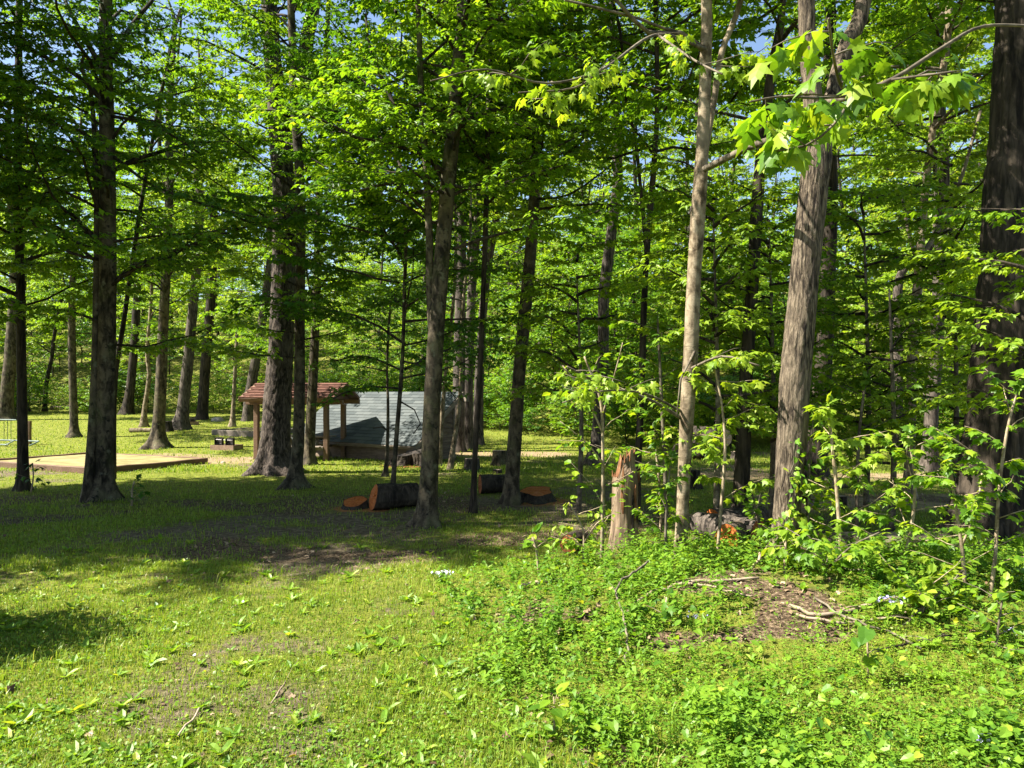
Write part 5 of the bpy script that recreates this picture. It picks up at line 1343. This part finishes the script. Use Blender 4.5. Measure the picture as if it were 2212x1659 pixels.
# taller clumps of broader-leaved weeds
x, y = frustum(2600, 4.2, 10.4, 1.3, rng, .4); k = rng.random(len(x)) < wprob(x, y) * sstep(.50, .60, fbm(x * .75, y * .75, 76, 3) + .10 * sstep(6.5, 8.5, y)); x, y = x[k], y[k]; n = len(x)
hh = rng.uniform(.16, .42, n); az0 = rng.random(n) * 6.283; lean = rng.normal(0, .2, (n, 2)); z = gz(x, y); tone = .40 + .5 * (fbm(x * .9, y * .9, 79) - .5)
for lvl in range(7):
    f = .25 + .75 * (lvl + 1) / 7
    for pr in range(2):
        az = az0 + lvl * 1.57 + pr * math.pi + rng.normal(0, .3, n)
        axx = np.stack([np.cos(az), np.sin(az), rng.uniform(-.5, .25, n) + .6 * (lvl == 6)], -1)
        p = np.stack([x + lean[:, 0] * hh * f, y + lean[:, 1] * hh * f, z + hh * f], -1)
        add_leaves(acc, LANCE, p, axx, rng.uniform(.06, .11, n) * (1.15 - .5 * f), rng, np.clip(tone + rng.normal(0, .13, n) + .15 * (f - .6), 0, 1), tilt=.22, width=1.15)
b = np.stack([x, y, z], -1); tp = b + np.stack([lean[:, 0] * hh, lean[:, 1] * hh, hh], -1); w = np.array([.004, 0, 0])
acc.add(np.stack([b - w, b + w, tp], 1).reshape(-1, 3), np.arange(3 * n).reshape(-1, 3), .35)
tag(link('bank_weeds', acc.mesh('bank_weeds', 'leaf_weed')), 'dense leafy weeds covering the low bank at the right', 'weeds', kind='stuff')

acc = Acc()
x, y = frustum(9000, 3.9, 17, 1.3, rng, .4); l = masks(x, y)[2]; k = rng.random(len(x)) < np.clip(l * 1.2 + .05, 0, 1); x, y = x[k], y[k]; n = len(x)
p = np.stack([x, y, gz(x, y) + rng.uniform(.004, .03, n)], -1)
add_leaves(acc, MID, p, rng.normal(0, 1, (n, 3)) * [1, 1, .35], rng.uniform(.03, .085, n), rng, rng.random(n), tilt=.5)
tag(link('leaf_litter', acc.mesh('leaf_litter', 'dead_leaf')), 'scattered brown dead leaves on the bank and worn ground', 'leaf litter', kind='stuff')

# ------------------------------------------------------------------ fallen sticks
def stick(label, pts, mat='stick', lift=.03, twigs=1, seed=0):
    """pts: (column, row, width) on the ground"""
    r = np.random.default_rng(seed + 4000)
    Q = []; W = []
    for p in pts:
        c = G(p[0], p[1]) + [0, 0, lift + (p[3] if len(p) > 3 else 0)]; Q.append(c); W.append(p[2] / 2 / F * c[1])
    foot = Q[0].copy(); foot[2] = gz1(foot[0], foot[1])
    Q, W = resample(np.array(Q) - foot, np.array(W), .09)
    Q[1:-1] += r.normal(0, .008, Q[1:-1].shape)
    a = Acc(); tube(a, Q, W, 6)
    for k in range(twigs):
        p = Q[int(r.uniform(.3, .9) * (len(Q) - 1))]; d = nrm(Q[-1] - Q[0] + r.normal(0, .35, 3) * np.linalg.norm(Q[-1] - Q[0]) ); L = r.uniform(.15, .35)
        tube(a, np.array([p, p + d * L * .5 + [0, 0, .02], p + d * L]), np.array([W[0] * .5, W[0] * .35, .002]), 4)
    return tag(link('fallen_stick', a.mesh('fallen_stick', mat, True), loc=tuple(foot)), label, 'stick')
for k, (lab, pts, m) in enumerate([
    ('long grey branch slanting from the snag foot across the bank', [(1345, 1340, 6), (1400, 1290, 7), (1470, 1268, 8), (1560, 1262, 7), (1640, 1256, 5)], 'stick'),
    ('thin pale stick crossing the bank under the pale maple', [(1450, 1262, 4), (1530, 1275, 5), (1625, 1296, 4)], 'stick'),
    ('white-tipped cut stick leaning beside the orange-ended logs', [(1625, 1238, 6, .02), (1645, 1222, 7, .08), (1668, 1205, 7, .16)], 'cut_pale'),
    ('thick broken branch lying on the right bank, upper of the heap', [(1705, 1318, 9), (1770, 1336, 9), (1850, 1322, 8), (1950, 1298, 7)], 'stick'),
    ('long curved stick under the broken branch heap', [(1720, 1335, 6), (1800, 1352, 7), (1900, 1345, 6), (1985, 1325, 5)], 'stick'),
    ('dark thin stick right of the heap in the weeds', [(1890, 1420, 4), (1960, 1400, 5), (2060, 1385, 5)], 'bark_dark'),
    ('brown stick slanting down through the heap', [(1760, 1300, 5), (1830, 1345, 6), (1920, 1372, 5), (1990, 1410, 4)], 'bark_twig'),
    ('bent upright twig on the bank left of the dark-leaved seedling', [(1352, 1440, 5), (1352, 1385, 5, .10), (1335, 1330, 5, .22), (1400, 1275, 5, .25)], 'bark_twig'),
    ('pale debarked stick lying at the left top of the bank', [(1122, 1272, 8), (1170, 1264, 9), (1220, 1258, 6)], 'cut_pale'),
    ('stick lying before the huge right trunk', [(1860, 1215, 6), (1920, 1200, 7), (1985, 1178, 7, .05)], 'stick'),
    ('brown twig near the rotting log', [(1800, 1232, 4), (1880, 1240, 5), (1960, 1228, 4)], 'bark_twig'),
    ('arched thin twig over the right bank', [(1950, 1360, 4), (2010, 1330, 4, .1), (2080, 1290, 4, .2)], 'bark_twig'),
    ('small curled dead stem lying on the foreground grass', [(385, 1600, 4), (410, 1570, 5), (430, 1540, 5)], 'cut_pale'),
    ('short stick on the grass at bottom centre', [(585, 1530, 3), (605, 1500, 4), (618, 1480, 3)], 'stick')]):
    stick(lab, pts, m, seed=k, twigs=0 if m == 'cut_pale' else 2)

# ------------------------------------------------------------------ flowers
def flower_clump(label, px, py, n, spread, h, mat, seed, petals=5, ps=.012, name='flower_clump', stem=True):
    r = np.random.default_rng(seed + 5000); c = G(px, py)
    o = thing(name, label, 'flowers', tuple(c))
    a = Acc(); tips = []
    for k in range(n):
        q = np.array([r.normal(0, spread), r.normal(0, spread * .6), h * r.uniform(.75, 1.1)])
        tube(a, np.array([[q[0] * .4, q[1] * .4, 0], [q[0] * .8, q[1] * .8, q[2] * .6], q]), np.array([.003, .002, .0015]), 4); tips.append(q)
    if stem: link('stem', a.mesh('stem', 'leaf_weed'), o)
    b = Acc(); az = np.arange(petals) * 6.283 / petals
    add_leaves(b, OVAL, np.zeros((petals, 3)), np.stack([np.cos(az), np.sin(az), 0 * az + .25], -1), ps, r, r.random(petals), tilt=.05)
    me = b.mesh('blossom', mat)
    for q in tips:
        e = link('blossom', me, o, tuple(q)); e.rotation_euler = (r.uniform(.2, 1.2), r.normal(0, .3), r.random() * 6)
    return o
flower_clump('bright white phlox cluster at the left tip of the bank', 955, 1262, 46, .05, .13, 'petal_white', 1, ps=.016)
flower_clump('lilac phlox cluster low before the huge right trunk', 1925, 1335, 26, .07, .16, 'petal_violet', 2, ps=.015)
flower_clump('faint lilac phlox at the middle of the sunlit bank', 1505, 1365, 14, .05, .14, 'petal_violet', 3, ps=.013)
flower_clump('pale violet phlox at the right edge of the bank', 2190, 1400, 14, .05, .14, 'petal_violet', 4, ps=.013)
flower_clump('pale lilac bloom at the bottom right corner weeds', 2118, 1640, 10, .03, .12, 'petal_violet', 5, ps=.013)
flower_clump('yellow dandelion at the bottom edge left of centre', 632, 1652, 1, .0, .05, 'petal_yellow', 6, petals=16, ps=.022, name='dandelion')
for k, (px, py, lab) in enumerate([(712, 1602, 'white clover head nearest the dandelion'), (480, 1468, 'white clover head on the middle foreground grass'), (420, 1430, 'white clover head by the bare patch'), (196, 1604, 'white clover head at lower left'),
                                   (300, 1598, 'white clover head right of the lower left one'), (868, 1650, 'white clover head at the bottom centre'), (1365, 1620, 'white clover head in the bottom centre weeds'), (525, 1312, 'white seed head at the edge of the shade'), (265, 1310, 'white seed head in the left sun edge')]):
    flower_clump(lab, px, py, 1, .0, .06, 'petal_white', 10 + k, petals=14, ps=.013, name='clover_flower')
# few stones
for k, (px, py, w, lab) in enumerate([(300, 930, 12, 'small stone on the far lawn by the tan maple'), (482, 1000, 10, 'round pebble on the bare dirt path'), (470, 910, 26, 'flat grey stone at the edge of the far brush')]):
    c = G(px, py); r = w / 2 / F * c[1]; rr = np.random.default_rng(k)
    th = np.linspace(0, 6.283, 11)[:-1]; V = []
    for f, z in ((1.0, -.3), (1.05, .1), (.8, .5), (.4, .68)):
        V.append(np.stack([r * f * np.cos(th) * (1 + .15 * rr.normal(size=10)), r * f * .8 * np.sin(th), 0 * th + r * z], -1))
    i = np.arange(3)[:, None] * 10; kk = np.arange(10)[None]
    a = Acc().add(np.array(V).reshape(-1, 3), np.stack([i + kk, i + (kk + 1) % 10, i + 10 + (kk + 1) % 10, i + 10 + kk], -1).reshape(-1, 4))
    a.f.append(np.arange(10)[None] + 30); a.rnd.append(np.full(1, .5, np.float32)); a.mi.append(np.zeros(1, np.int32))
    tag(link('stone', a.mesh('stone', 'stone', True), loc=tuple(c)), lab, 'stone')
